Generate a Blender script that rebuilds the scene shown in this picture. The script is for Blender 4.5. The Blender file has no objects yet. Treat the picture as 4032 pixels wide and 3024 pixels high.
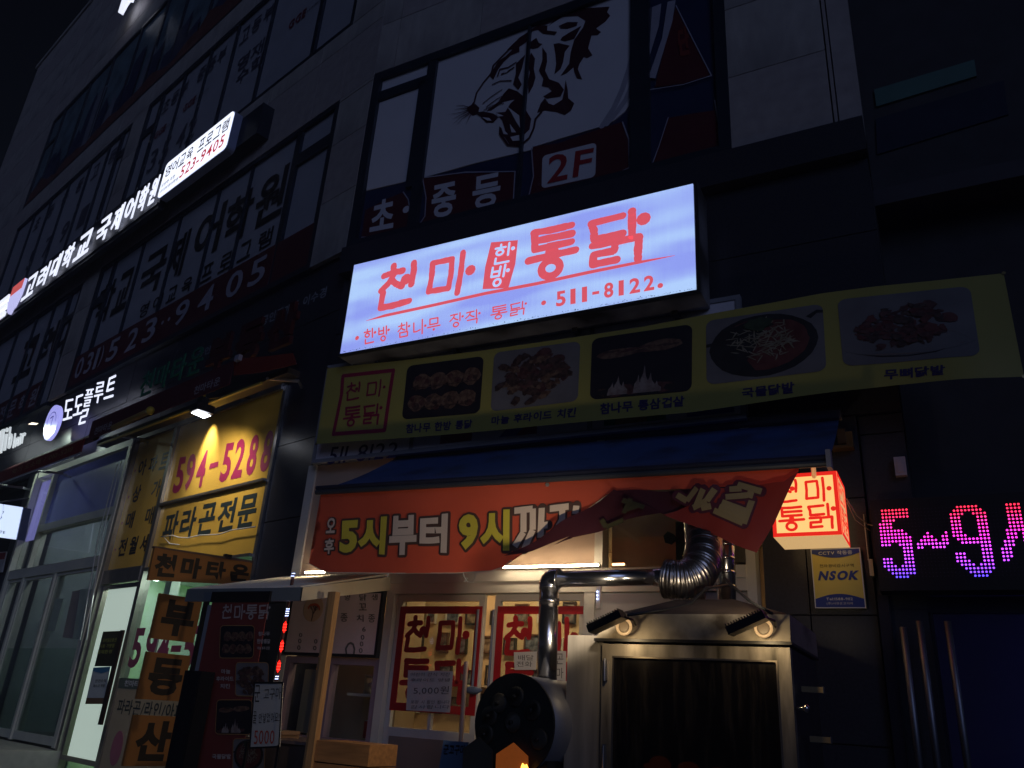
import bpy, bmesh, math, random
from mathutils import Vector, Matrix

random.seed(7)
S = bpy.context.scene
COL = S.collection
R = math.radians

# ---------------------------------------------------------------- camera
FPX, PITCH, ROLL, HEAD = 3145.76, R(22.431), R(3.8554), R(28.933)
fh = Vector((-math.sin(HEAD), math.cos(HEAD), 0)); Z = Vector((0, 0, 1))
rh = Vector((math.cos(HEAD), math.sin(HEAD), 0))
FW = fh * math.cos(PITCH) + Z * math.sin(PITCH)
UP0 = -fh * math.sin(PITCH) + Z * math.cos(PITCH)
RT = rh * math.cos(ROLL) + UP0 * math.sin(ROLL)
UPV = -rh * math.sin(ROLL) + UP0 * math.cos(ROLL)
CAM = Vector((0, 0, 1.6))
cd = bpy.data.cameras.new('camera'); co = bpy.data.objects.new('camera', cd); COL.objects.link(co)
m = Matrix((RT, UPV, -FW)).transposed().to_4x4(); m.translation = CAM
co.matrix_world = m
cd.sensor_width = 36; cd.lens = FPX / 4032 * 36; cd.clip_start = .05; cd.clip_end = 2000
S.camera = co

# ---------------------------------------------------------------- night sky, one weak sun (glow of the street behind)
W = bpy.data.worlds.new('World'); S.world = W; W.use_nodes = True
wn = W.node_tree; bg = wn.nodes['Background']
sky = wn.nodes.new('ShaderNodeTexSky'); sky.sky_type = 'NISHITA'; sky.sun_disc = False
SUN_EL, SUN_AZ = R(20), R(142)
sky.sun_elevation = SUN_EL; sky.sun_rotation = SUN_AZ
wn.links.new(sky.outputs[0], bg.inputs[0]); bg.inputs[1].default_value = 0.0005
sl = bpy.data.lights.new('sun', 'SUN'); so = bpy.data.objects.new('sun', sl); COL.objects.link(so)
sl.energy = 0.29; sl.angle = R(30); sl.color = (.42, .54, 1.0)
sd = Vector((math.sin(SUN_AZ) * math.cos(SUN_EL), math.cos(SUN_AZ) * math.cos(SUN_EL), math.sin(SUN_EL)))
so.rotation_euler = sd.to_track_quat('Z', 'Y').to_euler(); so.location = (-3, -12, 14)
S.view_settings.view_transform = 'Standard'; S.view_settings.look = 'None'
S.view_settings.exposure = 0; S.view_settings.gamma = 1; S.view_settings.use_curve_mapping = False
S.cycles.use_denoising = True; S.cycles.max_bounces = 6; S.cycles.sample_clamp_indirect = 3.0
S.cycles.caustics_reflective = False; S.cycles.caustics_refractive = False
S.cycles.transparent_max_bounces = 12

HAZE = .004
# ---------------------------------------------------------------- reading the survey (photo coordinates -> wall coordinates)
def crop(ox, oy, w, W_=2212):
    s = w / W_
    return lambda x, y: (ox + x * s, oy + y * s)
c00 = crop(0, 0, 1344); c10 = crop(1344, 0, 1344); c20 = crop(2688, 0, 1344); c01 = crop(0, 1008, 1344)
A = crop(0, 2016, 1344); B = crop(1000, 2100, 900, 1616); G = crop(1700, 2100, 1000, 1795)
H = crop(2300, 1900, 1000, 1476); E_ = crop(3000, 1700, 1032, 1293); F = crop(0, 0, 4032)
r1 = crop(0, 0, 900); r2 = crop(800, 0, 900); r3 = crop(0, 600, 900); r4 = crop(800, 600, 700); r5 = crop(0, 1200, 800)
r6 = crop(700, 1050, 800); r7 = crop(0, 1700, 800); r8 = crop(600, 1500, 700)
o1 = crop(1200, 1750, 1100); o2 = crop(2200, 1600, 1200); o3 = crop(1240, 1250, 1100); o4 = crop(2200, 1050, 1832)
o5 = crop(500, 2150, 700, 1329); o6 = crop(1300, 700, 1500); o7 = crop(1400, 0, 1500)

def ray(q): return FW + RT * ((q[0] - 2016) / FPX) - UPV * ((q[1] - 1512) / FPX)

class Fr:
    """a wall: local x to the right along it, local y into it, z up; 'off' = metres proud of it"""
    def __init__(s, o, rz):
        s.o = Vector(o); s.rz = rz
        s.x = Vector((math.cos(rz), math.sin(rz), 0)); s.y = Vector((-math.sin(rz), math.cos(rz), 0))
    def w(s, p): return s.o + s.x * p[0] + s.y * p[1] + Z * p[2]
    def l(s, w): d = w - s.o; return (d.dot(s.x), d.dot(s.y), d.z)
    def p(s, q, off=0):
        d = ray(q); o = s.o - s.y * off
        t = (o - CAM).dot(s.y) / d.dot(s.y); a = s.l(CAM + d * t); return (a[0], a[2])
    def ps(s, fn, pts, off=0): return [s.p(fn(*q), off) for q in pts]
HL = HEAD + R(47.1925)
C = Fr((0, 5.3, 0), 0)
K0 = Vector((-4.975, 5.3, 0))
L = Fr(K0, HL - math.pi / 2)
PS = Fr(K0 + L.x * -.6, HL)          # projecting signs stand square to the left wing
print('L.x', L.x)

# ---------------------------------------------------------------- materials
MATS = {}
def M(name, col, rough=.6, metal=0, es=0, ecol=None, noise=.12, scale=6, bump=0, stretch=(1, 1, 1), spec=.4, trans=0, dirt=None, dscale=2):
    if name in MATS: return MATS[name]
    m = bpy.data.materials.new(name); m.use_nodes = True; n = m.node_tree; L_ = n.links
    p = n.nodes['Principled BSDF']; p.inputs['Roughness'].default_value = rough; p.inputs['Metallic'].default_value = metal
    p.inputs['Specular IOR Level'].default_value = spec
    col = tuple(col) + (1,)
    if noise or bump or dirt:
        tc = n.nodes.new('ShaderNodeTexCoord'); mp = n.nodes.new('ShaderNodeMapping'); mp.inputs['Scale'].default_value = stretch
        L_.new(tc.outputs['Object'], mp.inputs[0])
        no = n.nodes.new('ShaderNodeTexNoise'); no.inputs['Scale'].default_value = scale; no.inputs['Detail'].default_value = 6
        L_.new(mp.outputs[0], no.inputs['Vector'])
        mr = n.nodes.new('ShaderNodeMapRange'); mr.inputs[1].default_value = .25; mr.inputs[2].default_value = .75
        mr.inputs[3].default_value = 1 - noise; mr.inputs[4].default_value = 1 + noise
        L_.new(no.outputs[0], mr.inputs[0])
        mx = n.nodes.new('ShaderNodeMix'); mx.data_type = 'RGBA'; mx.blend_type = 'MULTIPLY'; mx.inputs[0].default_value = 1
        mx.inputs[6].default_value = col; L_.new(mr.outputs[0], mx.inputs[7]); out = mx.outputs[2]
        if dirt:
            n2 = n.nodes.new('ShaderNodeTexNoise'); n2.inputs['Scale'].default_value = dscale; n2.inputs['Detail'].default_value = 8
            L_.new(mp.outputs[0], n2.inputs['Vector'])
            cr = n.nodes.new('ShaderNodeMapRange'); cr.inputs[1].default_value = .48; cr.inputs[2].default_value = .66
            L_.new(n2.outputs[0], cr.inputs[0])
            m2 = n.nodes.new('ShaderNodeMix'); m2.data_type = 'RGBA'; L_.new(cr.outputs[0], m2.inputs[0])
            L_.new(out, m2.inputs[6]); m2.inputs[7].default_value = tuple(dirt) + (1,); out = m2.outputs[2]
        L_.new(out, p.inputs['Base Color'])
        if bump:
            b = n.nodes.new('ShaderNodeBump'); b.inputs['Strength'].default_value = bump; b.inputs['Distance'].default_value = .01
            L_.new(no.outputs[0], b.inputs['Height']); L_.new(b.outputs[0], p.inputs['Normal'])
    else:
        p.inputs['Base Color'].default_value = col
    if es:
        p.inputs['Emission Color'].default_value = tuple(ecol or col[:3]) + (1,); p.inputs['Emission Strength'].default_value = es
    if trans:
        tr = n.nodes.new('ShaderNodeBsdfTranslucent'); tr.inputs[0].default_value = col
        ms = n.nodes.new('ShaderNodeMixShader'); ms.inputs[0].default_value = trans
        L_.new(p.outputs[0], ms.inputs[1]); L_.new(tr.outputs[0], ms.inputs[2]); L_.new(ms.outputs[0], n.nodes['Material Output'].inputs[0])
    MATS[name] = m; return m

def glass(name, tint=(.9, .95, .95), refl=.10, rough=.02):
    if name in MATS: return MATS[name]
    m = bpy.data.materials.new(name); m.use_nodes = True; n = m.node_tree; n.nodes.remove(n.nodes['Principled BSDF'])
    t = n.nodes.new('ShaderNodeBsdfTransparent'); t.inputs[0].default_value = tuple(tint) + (1,)
    g = n.nodes.new('ShaderNodeBsdfGlossy'); g.inputs['Roughness'].default_value = rough
    fz = n.nodes.new('ShaderNodeLayerWeight'); fz.inputs[0].default_value = .5
    pw = n.nodes.new('ShaderNodeMath'); pw.operation = 'POWER'; pw.inputs[1].default_value = 5; n.links.new(fz.outputs['Facing'], pw.inputs[0])
    ad = n.nodes.new('ShaderNodeMath'); ad.operation = 'MULTIPLY_ADD'; ad.inputs[1].default_value = .6; ad.inputs[2].default_value = refl * .5
    n.links.new(pw.outputs[0], ad.inputs[0])
    x = n.nodes.new('ShaderNodeMixShader'); n.links.new(ad.outputs[0], x.inputs[0]); n.links.new(t.outputs[0], x.inputs[1]); n.links.new(g.outputs[0], x.inputs[2])
    n.links.new(x.outputs[0], n.nodes['Material Output'].inputs[0]); MATS[name] = m; return m

def gradmat(name, c0, c1, es, axis=2, lo=0, hi=1, noise=0):
    """emissive diffuser whose tubes sit behind it: brightness waves along its height (object z)"""
    m = bpy.data.materials.new(name); m.use_nodes = True; n = m.node_tree; p = n.nodes['Principled BSDF']
    tc = n.nodes.new('ShaderNodeTexCoord'); no = n.nodes.new('ShaderNodeTexNoise'); mp = n.nodes.new('ShaderNodeMapping')
    mp.inputs['Scale'].default_value = (.55, 1, 3.2); n.links.new(tc.outputs['Object'], mp.inputs[0]); n.links.new(mp.outputs[0], no.inputs['Vector'])
    no.inputs['Scale'].default_value = 1.7; no.inputs['Detail'].default_value = 1
    mp2 = n.nodes.new('ShaderNodeMapping'); mp2.inputs['Scale'].default_value = (90, 1, 1.2); n.links.new(tc.outputs['Object'], mp2.inputs[0])
    n2 = n.nodes.new('ShaderNodeTexNoise'); n2.inputs['Scale'].default_value = 1; n.links.new(mp2.outputs[0], n2.inputs['Vector'])
    ml = n.nodes.new('ShaderNodeMath'); ml.operation = 'MULTIPLY_ADD'; ml.inputs[1].default_value = .12; n.links.new(n2.outputs[0], ml.inputs[0]); n.links.new(no.outputs[0], ml.inputs[2])
    cr = n.nodes.new('ShaderNodeValToRGB'); cr.color_ramp.elements[0].position = .42; cr.color_ramp.elements[0].color = tuple(c0) + (1,)
    cr.color_ramp.elements[1].position = .72; cr.color_ramp.elements[1].color = tuple(c1) + (1,)
    n.links.new(ml.outputs[0], cr.inputs[0]); n.links.new(cr.outputs[0], p.inputs['Emission Color']); p.inputs['Emission Strength'].default_value = es
    p.inputs['Base Color'].default_value = (.05, .05, .05, 1); p.inputs['Roughness'].default_value = .3
    MATS[name] = m; return m

# ---------------------------------------------------------------- mesh helpers
def bil(q, s, t):                       # q = TL,TR,BR,BL ; s right 0..1 ; t up 0..1
    a = [q[3][i] * (1 - s) + q[2][i] * s for i in (0, 1)]; b = [q[0][i] * (1 - s) + q[1][i] * s for i in (0, 1)]
    return (a[0] * (1 - t) + b[0] * t, a[1] * (1 - t) + b[1] * t)
def rect(x0, x1, z0, z1): return [(x0, z1), (x1, z1), (x1, z0), (x0, z0)]
def rrq(q, r=.08, asp=1.0, n=4):
    pts = []
    rx, rz = r / max(asp, 1e-3), r
    for cx, cz, a0 in ((1 - rx, 1 - rz, 0), (rx, 1 - rz, 90), (rx, rz, 180), (1 - rx, rz, 270)):
        for k in range(n + 1):
            a = R(a0 + 90 * k / n); pts.append(bil(q, cx + rx * math.cos(a), cz + rz * math.sin(a)))
    return pts
TXT = {}; GLYPHS = {}; LEVELS = (0, .015, .03, .05)
CHARS = ''.join(sorted(set('학교 국제어 학원 영어교육 프로그램 고려대 입시전문학원 초등부 중등부 고등부 영재 수학 단 초중등 참나무 한방 통닭 마늘 후라이드 치킨 통삼겹살 국물닭발 무뼈닭발 '
    '오후 시 부터 어린이 간식 양념 포장 시 할인 됩니다 감사합니다 원 배달 전화 곤 마 꼬 닭 치 종 생 양 전자경비감시구역 작동중 주 시큐온코리아 군고구마 꿀 안넣었어요 '
    '파라곤전문 아파트 상가 매매 전월세 모바일상품권 사용 가맹점 결제환영 안전수칙 마스크 착용 천마타운부동산 라인 도도플루트 공인중개사 이수경 사무소 악기 도소매 남양주 호평 아이비 후추 간장 '
    '0123456789 - , : ( ) ! . / 2F CCTV NSOK Tel GGE academy DODO FLUTE hair lib u E G') - {' '})) + 'ㄹ·'
def load_glyphs(chars, bold):
    """one glyph per line of a single text block, cut apart by line"""
    cu = bpy.data.curves.new('t', 'FONT'); cu.body = '\n'.join(chars); cu.size = 1; cu.offset = bold; cu.resolution_u = 3; cu.space_line = 3
    o = bpy.data.objects.new('t', cu); me = o.to_mesh(); gl = {}
    ys = [-p.co.y for p in me.vertices]; st = 3.0
    ln = [int(round((y + .35) / st)) for y in ys]; idx = {}
    for i, k in enumerate(ln):
        if 0 <= k < len(chars): g = gl.setdefault(chars[k], ([], [])); idx[i] = len(g[0]); g[0].append((me.vertices[i].co.x, me.vertices[i].co.y + k * st))
    for p in me.polygons:
        k = ln[p.vertices[0]]
        if 0 <= k < len(chars): gl[chars[k]][1].append(tuple(idx[v] for v in p.vertices))
    o.to_mesh_clear(); bpy.data.objects.remove(o); bpy.data.curves.remove(cu); return gl
def textmesh(body, bold):
    bold = min(LEVELS, key=lambda q: abs(q - bold)); k = (body, bold)
    if k in TXT: return TXT[k]
    G_ = GLYPHS.setdefault(bold, {})
    if not G_: G_.update(load_glyphs(CHARS, bold))
    miss = ''.join(sorted(set(body) - set(G_) - {' '}))
    if miss: print('MISSING', miss); G_.update(load_glyphs(miss, bold))
    v = []; f = []; x = 0
    for ch in body:
        if ch == ' ': x += .38; continue
        gv, gf = G_[ch]; a0 = min(p[0] for p in gv); a1 = max(p[0] for p in gv); b_ = len(v)
        hg = ord(ch) > 0x3000
        dx = x + (max(0, (.92 - (a1 - a0)) / 2) if hg else .05) - a0
        v += [(p[0] + dx, p[1]) for p in gv]; f += [tuple(b_ + i for i in q) for q in gf]
        x += .95 if hg else (a1 - a0) + .12
    x0 = min(p[0] for p in v); x1 = max(p[0] for p in v); z0 = min(p[1] for p in v); z1 = max(p[1] for p in v)
    TXT[k] = (v, f, (x0, x1, z0, z1)); return TXT[k]

class MB:
    def __init__(s): s.v = []; s.f = []; s.m = []; s.k = 0; s.g = []
    def mark(s): s.g.append((len(s.v), len(s.f))); return s
    def add(s, v, f, mi=0):
        b = len(s.v); s.v += v; s.f += [tuple(b + i for i in q) for q in f]; s.m += [mi] * len(f); return s
    def poly(s, pts, off=0, th=.004, mi=0):
        pts = list(pts); ar = sum(pts[i - 1][0] * pts[i][1] - pts[i][0] * pts[i - 1][1] for i in range(len(pts)))
        if ar < 0: pts.reverse()
        n = len(pts); v = [(x, -off, z) for x, z in pts]
        if th <= 0: return s.add(v, [tuple(range(n))], mi)
        v += [(x, -off + th, z) for x, z in pts]
        f = [tuple(range(n)), tuple(range(2 * n - 1, n - 1, -1))] + [(i, i + n, (i + 1) % n + n, (i + 1) % n) for i in range(n)]
        return s.add(v, f, mi)
    def box(s, x0, x1, y0, y1, z0, z1, mi=0):
        v = [(x, y, z) for z in (z0, z1) for y in (y0, y1) for x in (x0, x1)]
        return s.add(v, [(0, 2, 3, 1), (4, 5, 7, 6), (0, 1, 5, 4), (2, 6, 7, 3), (0, 4, 6, 2), (1, 3, 7, 5)], mi)
    def frame(s, x0, x1, z0, z1, w, off, th, mi=0, wb=None):
        wb = wb or w
        s.box(x0, x1, -off, -off + th, z1 - w, z1, mi); s.box(x0, x1, -off, -off + th, z0, z0 + wb, mi)
        s.box(x0, x0 + w, -off, -off + th, z0 + wb, z1 - w, mi); s.box(x1 - w, x1, -off, -off + th, z0 + wb, z1 - w, mi); return s
    def text(s, body, q, off, bold=0, mi=0, th=0, bbox=None):
        s.mark(); v, f, bb = textmesh(body, bold)
        if bbox: bb = bbox
        x0, x1, z0, z1 = bb; vv = []
        for x, z in v:
            a = bil(q, (x - x0) / (x1 - x0), (z - z0) / (z1 - z0)); vv.append((a[0], -off, a[1]))
        s.add(vv, f, mi)
        if th:
            n = len(vv); ed = {}
            for p in f:
                for i in range(len(p)): ed.setdefault(tuple(sorted((p[i], p[i - 1]))), []).append((p[i - 1], p[i]))
            sf = [(a, b, b + n, a + n) for k_, l in ed.items() if len(l) == 1 for a, b in l]
            s.add(vv + [(x, y + th, z) for x, y, z in vv], sf, mi)
        return s
    def outline(s, body, q, off, bold, w, mi=0):
        v, f, (x0, x1, z0, z1) = textmesh(body, bold); ed = {}; s.mark()
        for p in f:
            for i in range(len(p)): k = tuple(sorted((p[i], p[i - 1]))); ed[k] = ed.get(k, 0) + 1
        for (a, b), n in ed.items():
            if n == 1: s.ribbon([bil(q, (v[i][0] - x0) / (x1 - x0), (v[i][1] - z0) / (z1 - z0)) for i in (a, b)], w, off, mi)
        return s
    def ribbon(s, pts, w, off, mi=0, caps=True, jit=0, taper=None):
        """round-ended stroke; every piece sits a hair above the last"""
        n = len(pts)
        for i in range(n):
            s.k += 1; o = off + (s.k % 40) * .00006
            wi = w * (1 + random.uniform(-jit, jit)) * (taper(i / (n - 1)) if taper else 1)
            if caps:
                s.add([(pts[i][0] + wi / 2 * math.cos(a), -o, pts[i][1] + wi / 2 * math.sin(a)) for a in [k * math.pi / 5 for k in range(10)]], [tuple(range(10))], mi)
            if i:
                a, b = Vector(pts[i - 1]), Vector(pts[i]); d = b - a
                if d.length < 1e-6: continue
                nn = Vector((-d.y, d.x)).normalized(); s.k += 1; o = off + (s.k % 40) * .00006
                wj = w * (taper((i - 1) / (n - 1)) if taper else 1) * (1 + random.uniform(-jit, jit)) / 2; wi /= 2
                q = [a + nn * wj, a - nn * wj, b - nn * wi, b + nn * wi]
                s.add([(p.x, -o, p.y) for p in reversed(q)][::-1], [(0, 1, 2, 3)], mi)
        return s
    def brush(s, chars, quads, w, off, mi=0, jit=.08):
        for ch, q in zip(chars, quads):
            s.mark(); hgt = math.dist(bil(q, .5, 0), bil(q, .5, 1))
            for st in GLY[ch]:
                if st[0] == 'o': pts = [bil(q, st[1] + st[3] * math.cos(a), st[2] + st[4] * math.sin(a)) for a in [k * math.pi / 7 for k in range(15)]]; s.ribbon(pts, w * hgt, off, mi)
                elif st[0] == '.': p = bil(q, st[1], st[2]); s.ribbon([p, (p[0] + .001, p[1])], w * hgt * 1.75, off, mi)
                else:
                    pts = []
                    for a, b in zip(st, st[1:]):
                        k = 3 if jit else 1
                        pts += [(a[0] + (b[0] - a[0]) * i / k, a[1] + (b[1] - a[1]) * i / k) for i in range(k)]
                    pts.append(st[-1]); s.ribbon([bil(q, *p) for p in pts], w * hgt, off, mi, jit=jit)
        return s
    def tube(s, pts, r, n=10, mi=0, caps=True):
        pts = [Vector(p) for p in pts]; rr = r if isinstance(r, (list, tuple)) else [r] * len(pts); rings = []
        ref = None
        for i, p in enumerate(pts):
            t = (pts[min(i + 1, len(pts) - 1)] - pts[max(i - 1, 0)]).normalized()
            if ref is None: ref = t.orthogonal().normalized()
            ref = (ref - t * ref.dot(t)); ref = ref.normalized() if ref.length > 1e-5 else t.orthogonal().normalized()
            b = t.cross(ref); rings.append([tuple(p + (ref * math.cos(2 * math.pi * k / n) + b * math.sin(2 * math.pi * k / n)) * rr[i]) for k in range(n)])
        v = [q for g in rings for q in g]; f = []
        for i in range(len(pts) - 1):
            for k in range(n): f.append((i * n + k, i * n + (k + 1) % n, (i + 1) * n + (k + 1) % n, (i + 1) * n + k))
        if caps: f += [tuple(range(n))[::-1], tuple((len(pts) - 1) * n + k for k in range(n))]
        return s.add(v, f, mi)
    def cyl(s, c, axis, r, h, n=24, mi=0):
        c = Vector(c); a = Vector(axis).normalized(); return s.tube([c, c + a * h], r, n, mi)
    def sphere(s, c, rx, ry, rz, n=10, m_=6, mi=0, jit=0):
        v = []; f = []
        for j in range(m_ + 1):
            ph = math.pi * j / m_
            for k in range(n):
                th = 2 * math.pi * k / n; q = 1 + random.uniform(-jit, jit)
                v.append((c[0] + rx * q * math.sin(ph) * math.cos(th), c[1] + ry * q * math.sin(ph) * math.sin(th), c[2] + rz * q * math.cos(ph)))
        for j in range(m_):
            for k in range(n): f.append((j * n + k, j * n + (k + 1) % n, (j + 1) * n + (k + 1) % n, (j + 1) * n + k))
        return s.add(v, f, mi)

def sheet(pts, off, mi=0, sub=5, fnoff=None):
    bm = bmesh.new(); vs = [bm.verts.new((x, -off, z)) for x, z in pts]; bm.faces.new(vs)
    bmesh.ops.triangulate(bm, faces=bm.faces[:])
    for _ in range(sub):
        ed = [e for e in bm.edges if e.calc_length() > .08]
        if not ed: break
        bmesh.ops.subdivide_edges(bm, edges=ed, cuts=1); bmesh.ops.triangulate(bm, faces=bm.faces[:])
    bm.verts.index_update(); mb = MB()
    mb.add([(v.co.x, v.co.y + (fnoff(v.co.x, v.co.z) if fnoff else 0), v.co.z) for v in bm.verts], [tuple(v.index for v in f.verts) for f in bm.faces], mi); bm.free(); return mb

# brush lettering: strokes in a unit box
def _o(x, z, rx, rz=None): return ('o', x, z, rx, rz or rx)
_a = [[(.70, 1), (.71, .44)], ('.', .88, .7)]
_ch = [[(.30, 1), (.31, .90)], [(.08, .80), (.30, .84), (.54, .84)], [(.34, .80), (.22, .60), (.04, .46)], [(.27, .68), (.40, .56), (.56, .48)]]
_j = [[(.08, .90), (.30, .93), (.54, .93)], [(.34, .90), (.22, .66), (.04, .50)], [(.27, .74), (.40, .60), (.56, .52)]]
_ng = [_o(.45, .18, .17, .16)]
GLY = {
 '천': _ch + [('.', .64, .62), [(.80, .98), (.82, .80), (.79, .48)], [(.10, .40), (.07, .06), (.40, .06), (.78, .10)]],
 '마': [[(.06, .12), (.09, .50), (.08, .86), (.50, .88), (.52, .50), (.50, .14), (.06, .12)], [(.72, 1), (.73, .5), (.71, 0)], ('.', .93, .52)],
 '통': [[(.12, .96), (.50, .95), (.90, .97)], [(.14, .95), (.15, .60), (.90, .62)], [(.16, .78), (.90, .79)], ('.', .50, .51), [(.02, .40), (.50, .42), (.98, .43)], _o(.48, .16, .19, .16)],
 '닭': [[(.62, .95), (.08, .92), (.13, .75), (.13, .56), (.62, .58)], [(.78, 1), (.78, .5)], ('.', .97, .80), [(.10, .44), (.50, .45), (.48, .26), (.12, .25), (.11, .05), (.52, .07)], [(.58, .44), (.90, .46), (.88, .2), (.88, 0)]],
 '한': [[(.30, 1), (.31, .92)], [(.05, .83), (.55, .84)], _o(.30, .60, .17, .13), [(.72, 1), (.73, .40)], ('.', .93, .70), [(.14, .32), (.14, .05), (.80, .07)]],
 '방': [[(.10, .95), (.10, .50), (.48, .50), (.48, .95)], [(.10, .73), (.48, .73)]] + _a + _ng,
 '참': _ch + _a + [[(.18, .04), (.18, .34), (.76, .35), (.75, .05), (.18, .04)]],
 '나': [[(.08, .86), (.09, .22), (.30, .22), (.56, .30)], [(.72, 1), (.72, 0)], ('.', .94, .52)],
 '무': [[(.20, .52), (.20, .93), (.80, .93), (.80, .53), (.20, .52)], [(.03, .34), (.97, .36)], ('.', .50, .14)],
 '장': _j + _a + _ng,
 '작': _j + _a + [[(.15, .32), (.76, .34), (.74, .02)]],
}
def chars_q(q, n, gap=.12):
    """split a quad into n character cells"""
    out = []
    for i in range(n):
        a, b = (i + gap / 2) / n, (i + 1 - gap / 2) / n
        out.append([bil(q, a, 1), bil(q, b, 1), bil(q, b, 0), bil(q, a, 0)])
    return out

# ---------------------------------------------------------------- object helpers
def mesh(name, mb, mats, smooth=False, base=(0, 0, 0), warp=None):
    me = bpy.data.meshes.new(name); vs = [warp(*v) for v in mb.v] if warp else mb.v
    me.from_pydata([(x - base[0], y - base[1], z - base[2]) for x, y, z in vs], [], mb.f)
    mats = mats if isinstance(mats, (list, tuple)) else [mats]
    for mt in mats: me.materials.append(mt)
    me.polygons.foreach_set('material_index', mb.m)
    if smooth: me.polygons.foreach_set('use_smooth', [True] * len(mb.f))
    me.update(); return me

class Thing:
    def __init__(s, name, label, cat, fr, base=(0, 0, 0), group=None, kind=None):
        s.fr = fr; s.base = base; o = bpy.data.objects.new(name, None); COL.objects.link(o); s.o = o
        o.empty_display_size = .1; o.location = fr.w(base); o.rotation_euler = (0, 0, fr.rz)
        if label: o['label'] = label
        if cat: o['category'] = cat
        if group: o['group'] = group
        if kind: o['kind'] = kind
    def part(s, name, mb, mats, smooth=False, parent=None, label=None, stuff=False, warp=None):
        if name.endswith('lettering') and not stuff:
            ex = [max(v[i] for v in mb.v) - min(v[i] for v in mb.v) for i in (0, 2)]
            if len(mb.g) > 1 and 'small' not in name and min(ex) > .05:
                ends = mb.g[1:] + [(len(mb.v), len(mb.f))]; first = None
                for (a, fa), (b, fb) in zip([(0, 0)] + mb.g[1:], ends):
                    m_ = MB(); m_.v = mb.v[a:b]; m_.f = [tuple(i - a for i in q) for q in mb.f[fa:fb]]; m_.m = mb.m[fa:fb]
                    o = s.part('letter', m_, mats, smooth, parent, warp=warp); first = first or o
                return first
            stuff = len(mb.g) > 1 or min(ex) < .05
        o = bpy.data.objects.new(name, mesh(name, mb, mats, smooth, s.base, warp)); COL.objects.link(o)
        o.parent = parent or s.o
        if label: o['label'] = label
        if stuff: o['kind'] = 'stuff'
        return o
def single(name, label, cat, fr, mb, mats, smooth=False, group=None, kind=None, base=None, warp=None):
    if base is None:
        xs = [v[0] for v in mb.v]; ys = [v[1] for v in mb.v]; zs = [v[2] for v in mb.v]
        base = ((min(xs) + max(xs)) / 2, (min(ys) + max(ys)) / 2, min(zs))
    o = bpy.data.objects.new(name, mesh(name, mb, mats, smooth, base, warp)); COL.objects.link(o)
    o.location = fr.w(base); o.rotation_euler = (0, 0, fr.rz)
    if label: o['label'] = label
    if cat: o['category'] = cat
    if group: o['group'] = group
    if kind: o['kind'] = kind
    return o
def copy_thing(src, loc, label, rz=None):
    r = src.copy(); COL.objects.link(r); r.location = loc; r['label'] = label
    if rz is not None: r.rotation_euler = (0, 0, rz)
    for ch in list(src.children):
        c_ = ch.copy(); COL.objects.link(c_); c_.parent = r
        for g in ch.children: d = g.copy(); COL.objects.link(d); d.parent = c_
    return r
def spot(name, fr, loc, tgt, energy, col, size=60, blend=.5, rad=.03):
    l = bpy.data.lights.new(name, 'SPOT'); l.energy = energy; l.color = col; l.spot_size = R(size); l.spot_blend = blend; l.shadow_soft_size = rad
    o = bpy.data.objects.new(name, l); COL.objects.link(o); a, b = fr.w(loc), fr.w(tgt); o.location = a
    o.rotation_euler = (b - a).to_track_quat('-Z', 'Y').to_euler(); return o

# ---------------------------------------------------------------- shared materials
stone = M('facade_stone', (.36, .34, .33), .75, noise=.16, scale=9, bump=.15, dirt=(.22, .21, .21), dscale=1.6, stretch=(1, 1, .4))
stoneB = M('facade_stone_warm', (.33, .30, .30), .75, noise=.14, scale=9, bump=.15)
granite = M('dark_granite', (.030, .031, .042), .32, noise=.35, scale=60, spec=.5)
joint = M('joint_dark', (.03, .03, .035), .9)
wframe = M('window_frame_dark', (.018, .028, .045), .4, metal=.3)
film = M('white_window_film', (.62, .62, .68), .35, noise=.05, scale=2)
filmlow = M('grey_window_film', (.34, .35, .40), .4, noise=.08, scale=3)
maroonfilm = M('maroon_film', (.085, .012, .018), .4, noise=.1)
tigerink = M('tiger_ink', (.045, .010, .018), .45, noise=.1)
navyfilm = M('navy_film', (.012, .022, .07), .4)
blackink = M('black_ink', (.012, .012, .015), .5, noise=0)
whiteink = M('white_ink', (.6, .6, .62), .5, noise=0)
palepurple = M('swoosh_grey', (.34, .34, .42), .4)
alum = M('aluminium', (.62, .62, .64), .35, metal=.7, noise=.1, scale=20)
whitealum = M('white_aluminium', (.62, .60, .55), .4, noise=.06)
steel = M('stainless_steel', (.55, .55, .55), .28, metal=1, noise=.3, scale=4, stretch=(9, 9, .6), bump=.05)
galv = M('galvanised_pipe', (.60, .60, .62), .20, metal=1, noise=.12, scale=12)
black = M('black_paint', (.012, .012, .014), .4, noise=.1)
iron = M('sooty_iron', (.030, .030, .028), .5, metal=.3, noise=.5, scale=9, bump=.3)
wood = M('bare_timber', (.48, .27, .11), .6, noise=.25, scale=5, stretch=(14, 14, .9))
woodbox = M('box_timber', (.42, .20, .07), .6, noise=.3, scale=4, stretch=(.9, 9, 9))
paper = M('paper', (.62, .60, .56), .8, noise=.06)
wire = M('black_wire', (.02, .02, .02), .5, noise=0)
clear = glass('clear_glass'); darkglass = glass('tinted_glass', (.80, .82, .84), .14)
yellowb = M('yellow_vinyl', (.38, .355, .095), .5, noise=.07, scale=1.5, trans=.15)
navyink = M('navy_ink', (.030, .022, .10), .5, noise=0)
crimson = M('crimson_ink', (.24, .010, .055), .5, noise=0)
redtape = M('red_sticker', (.40, .012, .016), .45, noise=.12, scale=5)

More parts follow.
